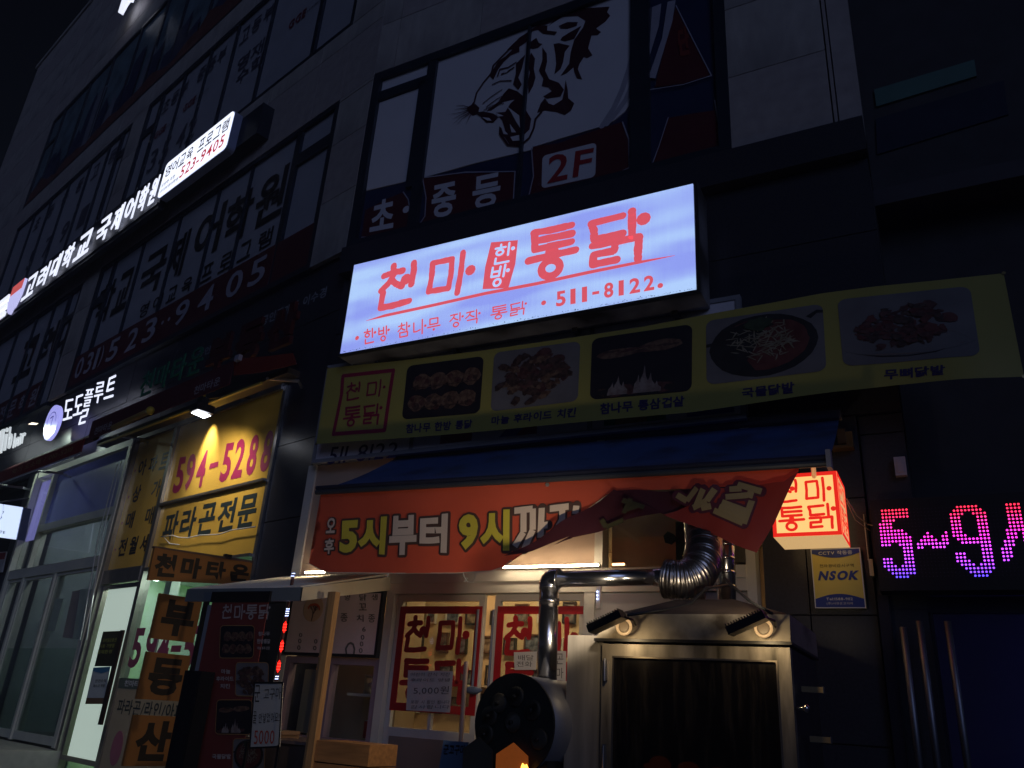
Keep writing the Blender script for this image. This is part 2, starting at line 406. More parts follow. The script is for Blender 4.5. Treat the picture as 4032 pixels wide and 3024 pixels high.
# ================================================================= THE SETTING
WORLD = Fr((0, 0, 0), 0)
single('ground', None, None, WORLD, MB().box(-400, 400, -400, 400, -.30, -.02), M('asphalt', (.05, .05, .052), .9, noise=.3, scale=30, bump=.3), kind='structure', base=(0, 0, 0))
single('pavement', None, None, WORLD, MB().box(-30, 12, .9, 5.29, -.02, .12), M('paving', (.20, .19, .18), .8, noise=.2, scale=12, bump=.2), kind='structure', base=(0, 0, 0))
mb = MB()
mb.box(-12, -3.7, -1.5, .0, .12, .62); mb.box(-12, -3.85, -.75, .0, .62, .93)
single('entrance_steps', None, None, L, mb, M('step_stone', (.40, .39, .35), .6, noise=.12, scale=14), kind='structure', base=(0, 0, 0))

def clad(T, name, x0, x1, z0, z1, holes, pw, ph, y0, th, mats, gap=.008, jitter=.004, zs0=None):
    """rectangular panels with open joints, cut round the openings"""
    xs = sorted(set([x0, x1] + [x1 - pw * i for i in range(1, int((x1 - x0) / pw) + 1)]))
    zs = sorted(set([z0, z1] + [z0 + ph * i for i in range(1, int((z1 - z0) / ph) + 1)]))
    cut = lambda v, a, lo, hi: sorted([q for q in v if all(abs(q - e) > .18 or q in (lo, hi) for e in a)] + [e for e in a if lo < e < hi])
    xs = cut(xs, sorted({h[0] for h in holes} | {h[1] for h in holes}), x0, x1)
    zs = cut(zs, sorted({h[2] for h in holes} | {h[3] for h in holes}), z0, z1)
    n = 0; base = {}
    for i in range(len(xs) - 1):
        for j in range(len(zs) - 1):
            cx, cz = (xs[i] + xs[i + 1]) / 2, (zs[j] + zs[j + 1]) / 2
            if any(h[0] < cx < h[1] and h[2] < cz < h[3] for h in holes): continue
            w, h_ = xs[i + 1] - xs[i] - gap, zs[j + 1] - zs[j] - gap; key = (round(w, 3), round(h_, 3), n % len(mats))
            if key not in base: base[key] = mesh(name, MB().box(-w / 2, w / 2, 0, th, -h_ / 2, h_ / 2), mats[n % len(mats)])
            o = bpy.data.objects.new(name, base[key]); COL.objects.link(o); o.parent = T.o
            o.location = (cx - T.base[0], y0 + random.uniform(0, jitter) - T.base[1], cz - T.base[2]); n += 1
    return n

# ================================================================= LEFT WING
T = LW = Thing('commercial_building', 'left wing of the stone faced block with film covered window bands above lit shops', 'building', L, (-9, 0, 0))
mb = MB(); mb.box(-18.6, -.0, .30, 6, 5.86, 19.3); mb.box(-18.6, -7.4, .30, 6, 0, 5.86)
T.part('wall', mb, joint)
holes = [(-7.21, -.62, 5.86, 8.15), (-14.6, -7.9, 5.80, 8.10), (-7.24, -.65, 9.35, 11.68), (-14.0, -7.86, 9.35, 11.60), (-14.2, -.65, 12.20, 14.93)]
n1 = clad(T, 'stone_panel', -18.6, -.004, 5.86, 19.3, holes, 1.22, .80, 0, .05, [stone, stoneB, stone])
T.part('roof', MB().box(-18.7, 0, -.04, 6, 19.3, 19.45), stone)
T.part('end_wall', MB().box(-26, -18.65, .6, 6, 0, 17.0), stone)

def window(T, hole, mull, frame_w=.07, reveal=.10, film_m=film, vents=(), zb=None, name='window'):
    x0, x1, z0, z1 = hole
    mb = MB(); mb.frame(x0, x1, z0, z1, frame_w, -.005, .10)
    for mx_, w in mull: mb.box(mx_ - w / 2, mx_ + w / 2, .012, .10, z0 + frame_w, z1 - frame_w)
    for a, b, c_, d in vents: mb.box(a, b, .013, .10, c_, d)
    wo = T.part(name, mb, wframe)
    xs = [x0 + frame_w] + [m_[0] for m_ in mull] + [x1 - frame_w]
    for i in range(len(xs) - 1):
        T.part('pane', MB().poly(rect(xs[i] + .004, xs[i + 1] - .004, z0 + .01, z1 - .01), -.05, .012), film_m, parent=wo)
    return wo
# second floor, right window: academy name and telephone number on film
h = holes[0]
mul = [(-6.66, .09), (-5.62, .03), (-4.45, .03), (-3.35, .03), (-2.50, .03), (-1.42, .11)]
w1 = window(T, h, mul, film_m=filmlow, vents=[(-7.15, -6.7, 7.35, 7.52), (-1.4, -.69, 7.55, 7.72), (-.72, -.69, 6.5, 8.1)])
T.part('window_film', MB().poly(rect(-1.40, -.68, 5.90, 6.47), -.006, .006), maroonfilm, parent=w1)
mb = MB().poly(rect(-7.15, -1.45, 5.90, 6.47), -.006, .006)
T.part('window_film', mb, maroonfilm, parent=w1)
mb = MB(); WX = lambda a, b, z0, z1: rect(a, b, z0, z1)
for ch, a, b in (('학', -7.0, -6.35), ('교', -6.28, -5.75), ('국', -5.40, -4.62), ('제', -4.55, -4.00), ('어', -3.80, -3.05), ('학', -2.98, -2.30), ('원', -2.22, -1.55)):
    mb.text(ch, WX(a, b, 6.95, 7.72) if ch != '어' else WX(a, b, 7.0, 7.8), -.040, .025)
for i, ch in enumerate('영어교육'): mb.text(ch, WX(-5.1 + i * .42, -4.82 + i * .42, 6.56, 6.80), -.040, .012)
for i, ch in enumerate('프로그램'): mb.text(ch, WX(-3.32 + i * .46, -3.02 + i * .46, 6.56, 6.83), -.040, .012)
T.part('window_lettering', mb, blackink, parent=w1)
mb = MB()
for i, (ch, a, b) in enumerate((('0', -6.95, -6.68), ('3', -6.58, -6.33), ('1', -6.24, -6.12), (')', -6.05, -5.95), ('5', -5.78, -5.42), ('2', -5.15, -4.80), ('3', -4.62, -4.25), ('·', -4.1, -4.03), ('·', -3.92, -3.85), ('9', -3.72, -3.35), ('4', -3.10, -2.72), ('0', -2.42, -2.05), ('5', -1.90, -1.55))):
    mb.text(ch, WX(a, b, 6.02, 6.38) if ch != '·' else WX(a, b, 6.17, 6.23), -.034, .02)
mb.v = [(x, y - .040, z) for x, y, z in mb.v]
T.part('telephone_lettering', mb, palepurple, parent=w1)
# second floor, left window
w2 = window(T, holes[1], [(-13.4, .05), (-12.2, .05), (-11.1, .05), (-10.1, .05), (-9.2, .05), (-8.45, .12)], film_m=filmlow, vents=[(-8.45, -7.95, 7.42, 7.55)])
mb = MB().poly(rect(-14.5, -8.52, 5.86, 6.42), -.040, .006); T.part('window_film', mb, maroonfilm, parent=w2)
mb = MB()
for ch, a, b in (('고', -10.45, -9.55), ('려', -9.35, -8.65), ('대', -8.42, -7.98)): mb.text(ch, WX(a, b, 6.75, 7.62), -.040, .03)
T.part('window_lettering', mb, blackink, parent=w2)
mb = MB()
for i, ch in enumerate('입시전문학원'): mb.text(ch, WX(-11.6 + i * .52, -11.25 + i * .52, 5.98, 6.32), -.034, .015)
T.part('strip_lettering', mb, palepurple, parent=w2)
# third floor
mul3 = [(-6.68, .10), (-5.86, .03), (-4.97, .04), (-4.10, .05), (-2.98, .05), (-1.55, .09)]
w3 = window(T, holes[2], mul3, film_m=filmlow, vents=[(-7.2, -6.72, 10.85, 11.0), (-1.5, -.70, 10.9, 11.08)])
mb = MB()
for s_, a in (('초등부', -6.60), ('중등부', -5.35), ('고등부', -3.98)):
    for i, ch in enumerate(s_): mb.text(ch, WX(a + i * .33, a + .27 + i * .33, 11.10, 11.42), -.040, .012)
for a, ch in ((-6.5, '3'), (-6.05, '5'), (-5.5, '4'), (-5.15, '2')): mb.text(ch, WX(a, a + .3, 9.75, 10.25), -.040, .02)
for i, ch in enumerate('영재'): mb.text(ch, WX(-3.85 + i * .4, -3.5 + i * .4, 10.45, 10.75), -.040, .02); mb.text('수학'[i], WX(-3.75 + i * .4, -3.4 + i * .4, 10.12, 10.42), -.040, .02)
T.part('window_lettering', mb, M('faded_ink', (.06, .06, .09), .5, noise=0), parent=w3)
mb = MB()
for a, zz in ((-6.6, 10.55), (-5.6, 10.62), (-2.42, 10.42)):
    mb.text('GGE', WX(a, a + .42, zz, zz + .17), -.040, .03)
T.part('logo_lettering', mb, M('dark_red_ink', (.16, .015, .03), .5, noise=0), parent=w3)
mb = MB()
for a, zz in ((-6.15, 10.58), (-5.15, 10.65), (-1.98, 10.46)): mb.text('academy', WX(a, a + .42, zz, zz + .06), -.040, .0)
T.part('small_lettering', mb, blackink, parent=w3)
w4 = window(T, holes[3], [(-12.9, .05), (-11.9, .05), (-10.9, .05), (-9.8, .05), (-8.9, .05), (-8.3, .12)], film_m=filmlow, vents=[(-8.3, -7.9, 10.9, 11.05)])
mb = MB()
for i, ch in enumerate('초등중등고등'): mb.text(ch, WX(-12.7 + i * .78, -12.35 + i * .78, 11.0, 11.35), -.040, .015)
for i, ch in enumerate('5791'): mb.text(ch, WX(-12.2 + i * .9, -11.8 + i * .9, 9.8, 10.3), -.040, .03)
T.part('window_lettering', mb, MATS['faded_ink'], parent=w4)
# fourth floor: printed film with buildings and a rust coloured band
w5 = window(T, holes[4], [(-13.4, .06), (-11.9, .08), (-10.6, .06), (-9.2, .06), (-8.0, .10), (-6.9, .06), (-5.6, .06), (-4.3, .08), (-2.6, .06)], film_m=M('sea_film', (.10, .16, .20), .4, noise=.5, scale=2.5), vents=[(-14.1, -13.4, 14.0, 14.1)])
mb = MB()
for i in range(26):
    a = -13.9 + i * .5 + random.uniform(-.1, .1); zt = 12.6 + random.uniform(.2, 1.5)
    mb.poly([(a, 12.3), (a + .45, 12.3), (a + .5, zt), (a + .25, zt + random.uniform(-.4, .5)), (a - .02, zt - .2)], -.02 + .0004 * i, .002, random.choice((0, 0, 1)))
T.part('printed_skyline', mb, [M('navy_print', (.012, .022, .07), .5, noise=.3), M('grey_print', (.15, .17, .22), .5)], parent=w5)
mb = MB(); pts = [(-14.1, 12.25)]
for i in range(48): pts.append((-13.9 + i * .27, 12.55 + .22 * math.sin(i * .9) * random.random() + (.25 if i > 30 else 0)))
pts.append((-.75, 12.25)); mb.poly(pts, .0, .002)
T.part('printed_band', mb, M('rust_print', (.12, .04, .03), .6, noise=.35, scale=5), parent=w5)
# lower fascia cladding and pillar in dark granite
mb = MB(); mb.box(-18.6, -.0, .12, .30, 4.58, 5.86); mb.box(-.66, .0, .12, .4, 0, 4.58); mb.box(-7.75, -7.2, .12, .4, 0, 4.58); T.part('shopfront_wall', mb, joint)
clad(T, 'granite_panel', -14.4, -.003, 4.60, 5.855, [], 1.2, .62, .07, .05, [granite])
clad(T, 'granite_panel', -.655, -.003, .12, 4.59, [], .66, .75, .03, .09, [granite])
clad(T, 'granite_panel', -7.75, -7.2, .12, 4.59, [], .60, .75, .03, .09, [granite])

# ================================================================= CENTRE WING
T = CW = Thing('commercial_building', 'centre wing of the stone faced block with a tiger head on its window', 'building', C, (-2.6, 0, 0))
mb = MB(); mb.box(-4.975, -.10, .30, 5, 3.75, 13); mb.box(-1.05, -.10, .30, 5, 0, 3.75); T.part('wall', mb, joint)
hc = [(-4.97, -1.07, 5.86, 8.17)]
clad(T, 'stone_panel', -4.97, -.30, 5.86, 12.9, hc, 1.10, .76, 0, .05, [stone, stone, stoneB])
mb = MB(); mb.box(-.292, -.27, -.01, .3, 5.86, 13); mb.box(-.26, -.10, .05, .3, 5.56, 13); T.part('corner_trim', mb, stoneB)
mb = MB(); mb.box(-4.97, -.10, -.05, .30, 5.55, 5.855); T.part('ledge', mb, granite)
clad(T, 'granite_panel', -4.97, -.10, 4.30, 5.54, [], 1.22, .62, .05, .06, [granite])
clad(T, 'granite_panel', -4.97, -.10, 3.56, 4.29, [], 1.22, .73, .05, .06, [granite])
clad(T, 'granite_panel', -1.02, -.37, .12, 3.55, [], .38, .72, .05, .06, [granite])
clad(T, 'granite_panel', -.365, -.10, .12, 3.55, [], .27, 1.1, .075, .06, [granite])
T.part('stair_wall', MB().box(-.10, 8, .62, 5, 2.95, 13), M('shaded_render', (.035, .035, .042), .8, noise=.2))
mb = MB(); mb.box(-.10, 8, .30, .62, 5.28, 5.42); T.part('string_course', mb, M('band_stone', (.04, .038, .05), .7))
mb = MB(); q = C.ps(c20, [(1240, 580), (1890, 385), (1905, 490), (1255, 690)], -.60); mb.poly(q, -.60, .02); T.part('stair_window_blind', mb, M('teal_blind', (.06, .14, .13), .6))
q = C.ps(c20, [(1250, 770), (2080, 520), (2110, 740), (1260, 1000)], -.605); T.part('stair_window', MB().poly(q, -.605, .02), M('dull_pane', (.03, .035, .06), .2))

# the tiger window
tw = MB()
def P7(pts, off=-.05): return C.ps(o7, pts, off)
x0, x1, z0, z1 = hc[0]
tw.frame(x0, x1, z0, z1, .10, -.005, .10)
for fn, a, b in ((o7, (425, 520), (460, 300)),):
    pass
mx1 = C.p(o7(418, 600), -.02)[0]; tw.box(mx1 - .055, mx1 + .055, .012, .10, z0 + .1, z1 - .1)
mx2 = C.p(o7(985, 500), -.02)[0]; tw.box(mx2 - .014, mx2 + .014, .012, .10, z0 + .1, z1 - .1)
mx3 = C.p(o7(1650, 300), -.02)[0]; tw.box(mx3 - .09, mx3 + .09, .012, .10, z0 + .1, z1 - .1)
zt = C.p(o7(270, 510), -.02)[1]; tw.box(x0 + .1, mx1, .013, .10, zt - .055, zt + .055)
tw.box(mx1 - .14, mx1 - .055, .013, .10, 6.45, zt)
wt = T.part('window', tw, wframe)
zlo = C.p(o7(200, 1085), -.05)[1]
pv = lambda nm, pts, mt, off=-.05, th=.01: T.part(nm, MB().poly(pts, off, th), mt, parent=wt)
pv('pane', rect(x0 + .10, mx1, z0, z1 - .09), navyfilm, -.06)
pv('pane', rect(mx1, mx3, z0, z1 - .09), navyfilm, -.06)
pv('pane', rect(mx3, x1 - .09, z0, z1 - .09), navyfilm, -.06)
pv('window_film', P7([(128, 445), (440, 330), (425, 440), (120, 550)]) , film)
pv('window_film', P7([(130, 600), (390, 505), (325, 1045), (62, 1106)]), film)
pts = [(mx1 + .055, z1 - .1), (mx3 - .09, z1 - .1)] + P7([(1612, 575), (1560, 650), (1500, 700), (1440, 730), (1200, 800), (1040, 850), (1020, 870), (955, 885), (700, 945), (390, 1032)])
pts[-1] = (mx1 + .055, pts[-1][1]); pv('window_film', pts, film)
mb = MB()
for w0, cv in ((.055, [(1614, 300), (1590, 400), (1550, 520), (1500, 630), (1432, 735)]), (.05, [(1614, 480), (1570, 580), (1520, 650), (1462, 722)])):
    mb.ribbon(P7(cv), w0, .035 - .08, 0)
T.part('printed_swoosh', mb, palepurple, parent=wt)
ti = MB()
polys = [
 [(1120,150),(1200,75),(1300,50),(1475,38),(1460,70),(1478,90),(1450,125),(1395,165),(1425,185),(1405,203),(1370,205),(1360,240),(1350,280),(1375,320),(1345,337),(1325,330),(1300,370),(1290,400),(1315,460),(1285,455),(1270,420),(1265,390),(1225,425),(1190,440),(1240,370),(1250,300),(1270,230),(1320,160),(1335,120),(1290,92),(1200,97),(1130,142)],
 [(1180,150),(1230,128),(1290,128),(1283,150),(1230,167),(1190,165)],
 [(1200,215),(1240,190),(1310,150),(1270,225),(1215,240),(1190,232)],
 [(1150,255),(1180,250),(1242,265),(1215,300),(1205,360),(1190,400),(1155,430),(1165,370),(1160,310)],
 [(1010,280),(1020,240),(1050,220),(1065,250),(1085,255),(1060,277),(1030,285)],
 [(1085,275),(1110,310),(1112,360),(1100,410),(1125,460),(1180,480),(1210,520),(1190,560),(1110,572),(1090,560),(1140,530),(1120,508),(1080,500),(1090,460),(1065,410),(1085,350)],
 [(1020,305),(1042,340),(1035,400),(1045,450),(1030,500),(1005,545),(1000,480),(1012,420),(1000,360)],
 [(985,318),(965,400),(945,450),(965,490),(945,522),(915,490),(930,430),(932,370)],
 [(648,625),(690,598),(718,625),(712,662),(680,672),(655,652)],
 [(860,545),(890,513),(940,530),(975,560),(990,640),(1020,690),(1010,750),(970,790),(962,842),(900,847),(868,800),(833,770),(835,735),(870,760),(852,700),(815,655),(870,650),(900,600),(930,575),(860,590),(790,640),(760,645),(830,590)],
 [(1075,602),(1100,570),(1120,600),(1150,612),(1200,580),(1212,530),(1220,465),(1232,520),(1235,570),(1270,600),(1252,640),(1215,668),(1170,650),(1100,640),(1055,655)],
 [(800,402),(830,355),(870,328),(900,300),(920,280),(950,268),(952,300),(900,322),(860,360),(830,400),(800,462),(778,440)],
 [(880,290),(920,250),(950,223),(1000,190),(1000,238),(965,262),(930,285)],
 [(1012,200),(1030,168),(1060,150),(1115,148),(1112,178),(1170,185),(1158,203),(1090,195),(1060,172),(1030,180)],
 [(690,655),(740,648),(800,660),(830,682),(800,712),(760,712),(728,680)],
]
for i, p in enumerate(polys): ti.poly(P7(p, -.046), -.046 + i * .0002, .002)
for cv, w_ in (([(650,640),(690,592),(702,540),(742,480),(788,425),(800,380),(850,328),(905,275),(952,222),(1002,190),(1060,150),(1150,118),(1200,78)], .020),
               ([(1080,650),(1045,690),(1035,745),(1010,800),(955,848),(885,842),(838,775)], .022),
               ([(825,440),(838,402),(885,392),(932,362)], .016), ([(848,430),(880,418),(918,392)], .018), ([(795,490),(840,470),(905,468)], .012),
               ([(740,600),(790,560),(850,520)], .010), ([(760,620),(820,575),(880,545)], .010), ([(745,640),(800,610),(860,600)], .010)):
    ti.ribbon(P7(cv, -.042), w_, -.042)
for cv in ([(655,640),(600,655),(540,665)], [(655,622),(620,612),(585,612)], [(660,655),(610,680),(568,718)], [(668,668),(655,690),(642,720)], [(655,632),(610,630),(575,636)], [(660,662),(620,690),(590,722)], [(650,648),(600,672),(565,690)]):
    ti.ribbon(P7(cv, -.042), .008, -.042, taper=lambda t: 1.3 - t)
T.part('printed_tiger_head', ti, tigerink, parent=wt)
ti = MB()
for i, p in enumerate([[(880,618),(950,670),(955,742),(930,702),(905,655)], [(898,795),(950,783),(952,815),(912,818)], [(895,718),(932,768),(905,768)], [(845,735),(885,780),(858,778)], [(735,680),(775,685),(790,700),(765,700)], [(815,655),(850,668),(860,672),(825,678)], [(860,405),(885,402),(878,420),(862,422)]]):
    T.part('printed_tooth', MB().poly(P7(p, -.038), -.038 + i * .0002, .002), film, parent=wt)
# maroon name films under the tiger
mb = MB()
mb.poly(C.ps(c10, [(155, 1362), (290, 1290), (400, 1245), (432, 1290), (442, 1360), (430, 1490), (300, 1525), (130, 1540)], -.04), -.040, .004)
mb.poly(C.ps(c10, [(530, 1150), (700, 1130), (1122, 1112), (1110, 1330), (950, 1400), (700, 1455), (490, 1475), (540, 1390), (545, 1260)], -.04), -.040, .004)
mb.poly(C.ps(c10, [(1240, 950), (1400, 930), (1600, 860), (1822, 788), (1860, 900), (1865, 1085), (1600, 1210), (1210, 1300), (1245, 1150)], -.04), -.040, .004)
T.part('maroon_film', mb, maroonfilm, parent=wt)
mb = MB(); mb.poly(rrq(C.ps(c10, [(1303, 1010), (1652, 922), (1645, 1145), (1297, 1222)], -.036), .12, 1.5), -.036, .003)
T.part('white_label', mb, film, parent=wt)
mb = MB()
qd = lambda fn, a, off=0, fr=C: fr.ps(fn, a, off)
mb.text('초', qd(c10, [(205, 1310), (350, 1270), (335, 1475), (180, 1505)], -.035), -.035, .03)
mb.text('중', qd(c10, [(590, 1205), (750, 1170), (735, 1390), (580, 1420)], -.035), -.035, .03)
mb.text('등', qd(c10, [(855, 1150), (1040, 1110), (1020, 1330), (845, 1365)], -.035), -.035, .03)
p_ = C.p(c10(420, 1357), -.035); mb.ribbon([p_, (p_[0] + .001, p_[1])], .085, -.035)
T.part('window_lettering', mb, film, parent=wt)
mb = MB().text('2F', qd(c10, [(1345, 1010), (1638, 955), (1610, 1125), (1335, 1190)], -.031), -.031, .02)
T.part('floor_lettering', mb, M('red_ink', (.34, .02, .03), .5, noise=0), parent=wt)
mb = MB()
for cv in ([(130, 1537), (300, 1525), (430, 1490), (445, 1360), (432, 1290), (400, 1243)], [(490, 1478), (700, 1455), (950, 1400), (1112, 1330), (1125, 1110), (800, 1115), (540, 1150)], [(1210, 1302), (1600, 1212), (1866, 1085), (1862, 900), (1822, 790)], [(1232, 960), (1245, 1140), (1205, 1310)], [(525, 1150), (548, 1280), (540, 1400), (490, 1475)]):
    mb.ribbon(C.ps(c10, cv, -.03), .012, -.033)
for cv in ([(1860, 30), (1960, 230), (2066, 437), (1900, 490), (1690, 522)], [(1815, 682), (1760, 850), (1705, 1000)], [(2085, 580), (2110, 740), (2134, 870), (1900, 940), (1705, 995)]):
    mb.ribbon(C.ps(o7, cv, -.03), .009, -.033)
T.part('film_outline', mb, palepurple, parent=wt, stuff=True)
mb = MB()
mb.poly(P7([(1858, 40), (1960, 235), (2060, 435), (1900, 485), (1740, 505), (1750, 450)], -.04), -.040, .003)
mb.poly(P7([(1815, 685), (1950, 660), (2085, 640), (2130, 868), (1900, 935), (1710, 995), (1760, 860)], -.04), -.040, .003)
T.part('maroon_film', mb, maroonfilm, parent=wt)
mb = MB()
mb.poly(P7([(1697, 50), (1720, 42), (1712, 200), (1700, 350)], -.038), -.038, .003, 1)
mb.poly(P7([(1722, 42), (1775, 20), (1760, 150), (1705, 330), (1712, 200)], -.038), -.038, .003, 0)
mb.poly(P7([(1812, 10), (1858, 0), (1840, 120), (1740, 455), (1700, 450), (1780, 220)], -.038), -.038, .003, 0)
T.part('printed_swoosh', mb, [palepurple, MATS['faded_ink']], parent=wt)
T.part('faint_seal', MB().text('단', qd(o7, [(1870, 165), (1925, 150), (1950, 315), (1875, 330)], -.034), -.034, .05), M('rust_ink', (.16, .02, .015), .5, noise=0), parent=wt)

# ================================================================= SHOP LIGHTBOX (main sign)
q = [C.p(F(763, 576), .4), C.p(F(1498, 395), .4), C.p(F(1503, 625), .4), C.p(F(736, 764), .4)]
sx0, sx1, sz0, sz1 = -4.455, -1.285, 4.44, 5.34
T = Thing('lightbox_sign', 'large glowing white lightbox with red brush lettering above the yellow food banner', 'sign', C, ((sx0 + sx1) / 2, -.25, sz0))
T.part('casing', MB().box(sx0 - .02, sx1 + .03, -.385, -.13, sz0 - .025, sz1 + .02), M('lightbox_casing', (.30, .30, .33), .55, metal=.4, noise=.3, scale=8, dirt=(.05, .045, .04)))
face = MB().poly(rect(sx0, sx1, sz0, sz1), .40, .014)
T.part('face', face, gradmat('sign_face', (.28, .35, .90), (.44, .63, 1.0), 1.0))
mb = MB(); mb.frame(sx0 - .022, sx1 + .032, sz0 - .027, sz1 + .022, .022, .405, .03); T.part('frame', mb, M('lightbox_rim', (.05, .05, .055), .4, metal=.5))
O6 = lambda pts: C.ps(o6, pts, .403)
ink = M('glowing_red_ink', (.5, .05, .05), .4, es=.80, ecol=(.85, .115, .16), noise=0)
mb = MB()
mb.brush('천마통닭', [O6([(300, 525), (535, 480), (510, 730), (275, 775)]), O6([(578, 470), (850, 420), (815, 660), (555, 690)]),
     O6([(1150, 315), (1432, 262), (1430, 540), (1145, 600)]), O6([(1490, 250), (1830, 180), (1830, 470), (1490, 525)])], .15, .4035, jit=.10)
T.part('brush_lettering', mb, ink)
mb = MB(); pts = [(210, 830), (320, 800), (600, 740), (900, 672), (1200, 615), (1500, 550), (1800, 490), (2000, 452)]
mb.ribbon(O6(pts), .030, .4035, taper=lambda t: min(1, 6 * t + .12, 5 * (1 - t) + .1)); T.part('underline', mb, ink)
mb = MB(); mb.poly(O6([(935, 375), (1090, 362), (1075, 500), (1035, 640), (885, 647), (900, 520)]), .4035, .001)
T.part('red_seal', mb, ink)
mb = MB(); mb.brush('한방', [O6([(960, 395), (1075, 375), (1060, 490), (940, 510)]), O6([(935, 520), (1055, 500), (1030, 620), (915, 640)])], .11, .4065, jit=0)
T.part('seal_lettering', mb, M('glowing_white_ink', (.6, .6, .6), .4, es=1.0, ecol=(.45, .62, 1.0), noise=0))
mb = MB()
def line_q(fn, a, b, c_, d, spans, fr=C, off=.403):
    q_ = fr.ps(fn, [a, b, c_, d], off); return [[bil(q_, s0, 1), bil(q_, s1, 1), bil(q_, s1, 0), bil(q_, s0, 0)] for s0, s1 in spans]
LQ = ((195, 885), (1140, 715), (1135, 790), (195, 970))
sp = [(0, .083), (.095, .178), (.228, .312), (.325, .41), (.418, .50), (.555, .645), (.65, .745), (.80, .895), (.905, 1.0)]
mb.brush('한방참나무장작통닭', line_q(o6, *LQ, sp), .105, .4035, jit=0)
for q_ in ((157, 931), (1240, 727), (1917, 627)):
    p_ = C.p(o6(*q_), .403); mb.ribbon([p_, (p_[0] + .001, p_[1])], .042, .4035)
T.part('small_lettering', mb, ink)
mb = MB()
for ch, a, b in (('5', 1312, 1368), ('1', 1395, 1425), ('1', 1462, 1492), ('-', 1522, 1562), ('8', 1590, 1645), ('1', 1675, 1705), ('2', 1738, 1800), ('2', 1822, 1882)):
    zc = lambda x: 662 + (x - 1312) / (1882 - 1312) * (562 - 662)
    if ch == '-': mb.poly(O6([(a, zc(a) + 38), (b, zc(b) + 38), (b, zc(b) + 55), (a, zc(a) + 55)]), .4035, .001)
    else: mb.text(ch, O6([(a, zc(a)), (b, zc(b)), (b, zc(b) + 88), (a, zc(a) + 88)]), .4035, .035)
T.part('telephone_lettering', mb, ink)
mb = MB()
for x_ in (-4.2, -3.4, -2.3, -1.5): mb.box(x_ - .02, x_ + .02, -.2, .05, sz0 - .06, sz0 - .027)
T.part('bracket', mb, M('bracket_steel', (.08, .08, .09), .5, metal=.6))

mb = MB()
for i in range(260):
    x = random.uniform(sx0, sx1); zz = sz0 + abs(random.gauss(0, .007)); w_ = random.uniform(.002, .010); mb.poly([(x, zz), (x + w_, zz), (x + w_ * .6, zz + w_ * .8)], .4065, 0)
T.part('grime', mb, M('grime', (.01, .01, .01), .9, noise=0), stuff=True)
# ================================================================= OLD SHOP SIGN behind the banner
T = Thing('shop_sign', 'old white panel sign hidden behind the yellow food banner, telephone digits at its lower left', 'sign', C, (-2.9, -.06, 3.57))
T.part('panel', MB().box(-4.82, -1.06, -.115, .045, 3.57, 4.47), M('dull_white_panel', (.72, .68, .74), .5, noise=.1))
mb = MB(); mb.frame(-4.84, -1.04, 3.545, 4.495, .035, .125, .05); mb.box(-3.80, -3.765, -.125, -.115, 3.58, 4.46); mb.box(-2.20, -2.165, -.125, -.115, 3.58, 4.46); T.part('frame', mb, M('grey_frame', (.25, .25, .28), .5))
mb = MB().text('511-8122', C.ps(o3, [(130, 1025), (670, 985), (640, 1110), (95, 1165)], .118), .118, -.005); T.part('telephone_lettering', mb, navyink)
PM = []
for i, (a, b, k) in enumerate(((-3.50, -3.20, 0), (-2.86, -2.62, 0), (-2.07, -1.98, 1), (-1.98, -1.74, 3), (-1.74, -1.6, 1), (-1.45, -1.12, 2))): PM.append((rect(a, b, 3.60, 3.78), .1175 + i * .0003, k))
PM.append(([(-2.95, 3.6), (-2.8, 3.6), (-2.6, 3.8), (-2.75, 3.8)], .1205, 2))
for (p_, o_, k), st_ in zip(PM, [0] * 9): T.part('printed_stripe', MB().poly(p_, o_, .001), [M('magenta_print', (.22, .02, .10), .5), M('green_print', (.02, .22, .12), .5), M('blue_print', (.03, .07, .35), .5), M('tan_print', (.40, .25, .12), .5)][k])

# ================================================================= YELLOW FOOD BANNER
def ywarp(x, y, z):
    s_ = (x + 4.71) / 5.3; t_ = max(0, min(1, (z - 3.56) / .8))
    return (x, y - .006 * math.sin(s_ * 17) * (1 - t_ * .5) - max(0, s_ - .62) * .10 * (1 - t_) - .05 * math.exp(-((s_ - .93) / .05) ** 2) * (1 - t_) ** 2, z)
YB = .25
top = C.ps(o3, [(100, 402), (700, 340), (1340, 258), (2110, 150)], YB) + C.ps(o4, [(400, 285), (640, 238), (850, 200), (1050, 165), (1250, 128), (1500, 96), (1800, 66), (2115, 32)], YB)
bot = C.ps(o3, [(10, 1003), (700, 955), (1340, 900), (2110, 830)], YB) + C.ps(o4, [(400, 712), (640, 690), (900, 655), (1150, 620), (1320, 600), (1600, 575), (1850, 562), (2210, 535)], YB)
T = Thing('food_banner', 'yellow vinyl banner of five food photographs stretched under the glowing lightbox', 'banner', C, (-2.0, -.25, 3.56))
def lerp_line(l, s_):
    d = [0]
    for a, b in zip(l, l[1:]): d.append(d[-1] + math.dist(a, b))
    t = s_ * d[-1]
    for i in range(len(l) - 1):
        if t <= d[i + 1] or i == len(l) - 2:
            k = (t - d[i]) / (d[i + 1] - d[i]); return (l[i][0] * (1 - k) + l[i + 1][0] * k, l[i][1] * (1 - k) + l[i + 1][1] * k)
mb = MB(); NX, NZ = 90, 10; vs = []
for j in range(NZ + 1):
    for i in range(NX + 1):
        a, b = lerp_line(bot, i / NX), lerp_line(top, i / NX); t = j / NZ
        vs.append((a[0] * (1 - t) + b[0] * t, -YB, a[1] * (1 - t) + b[1] * t))
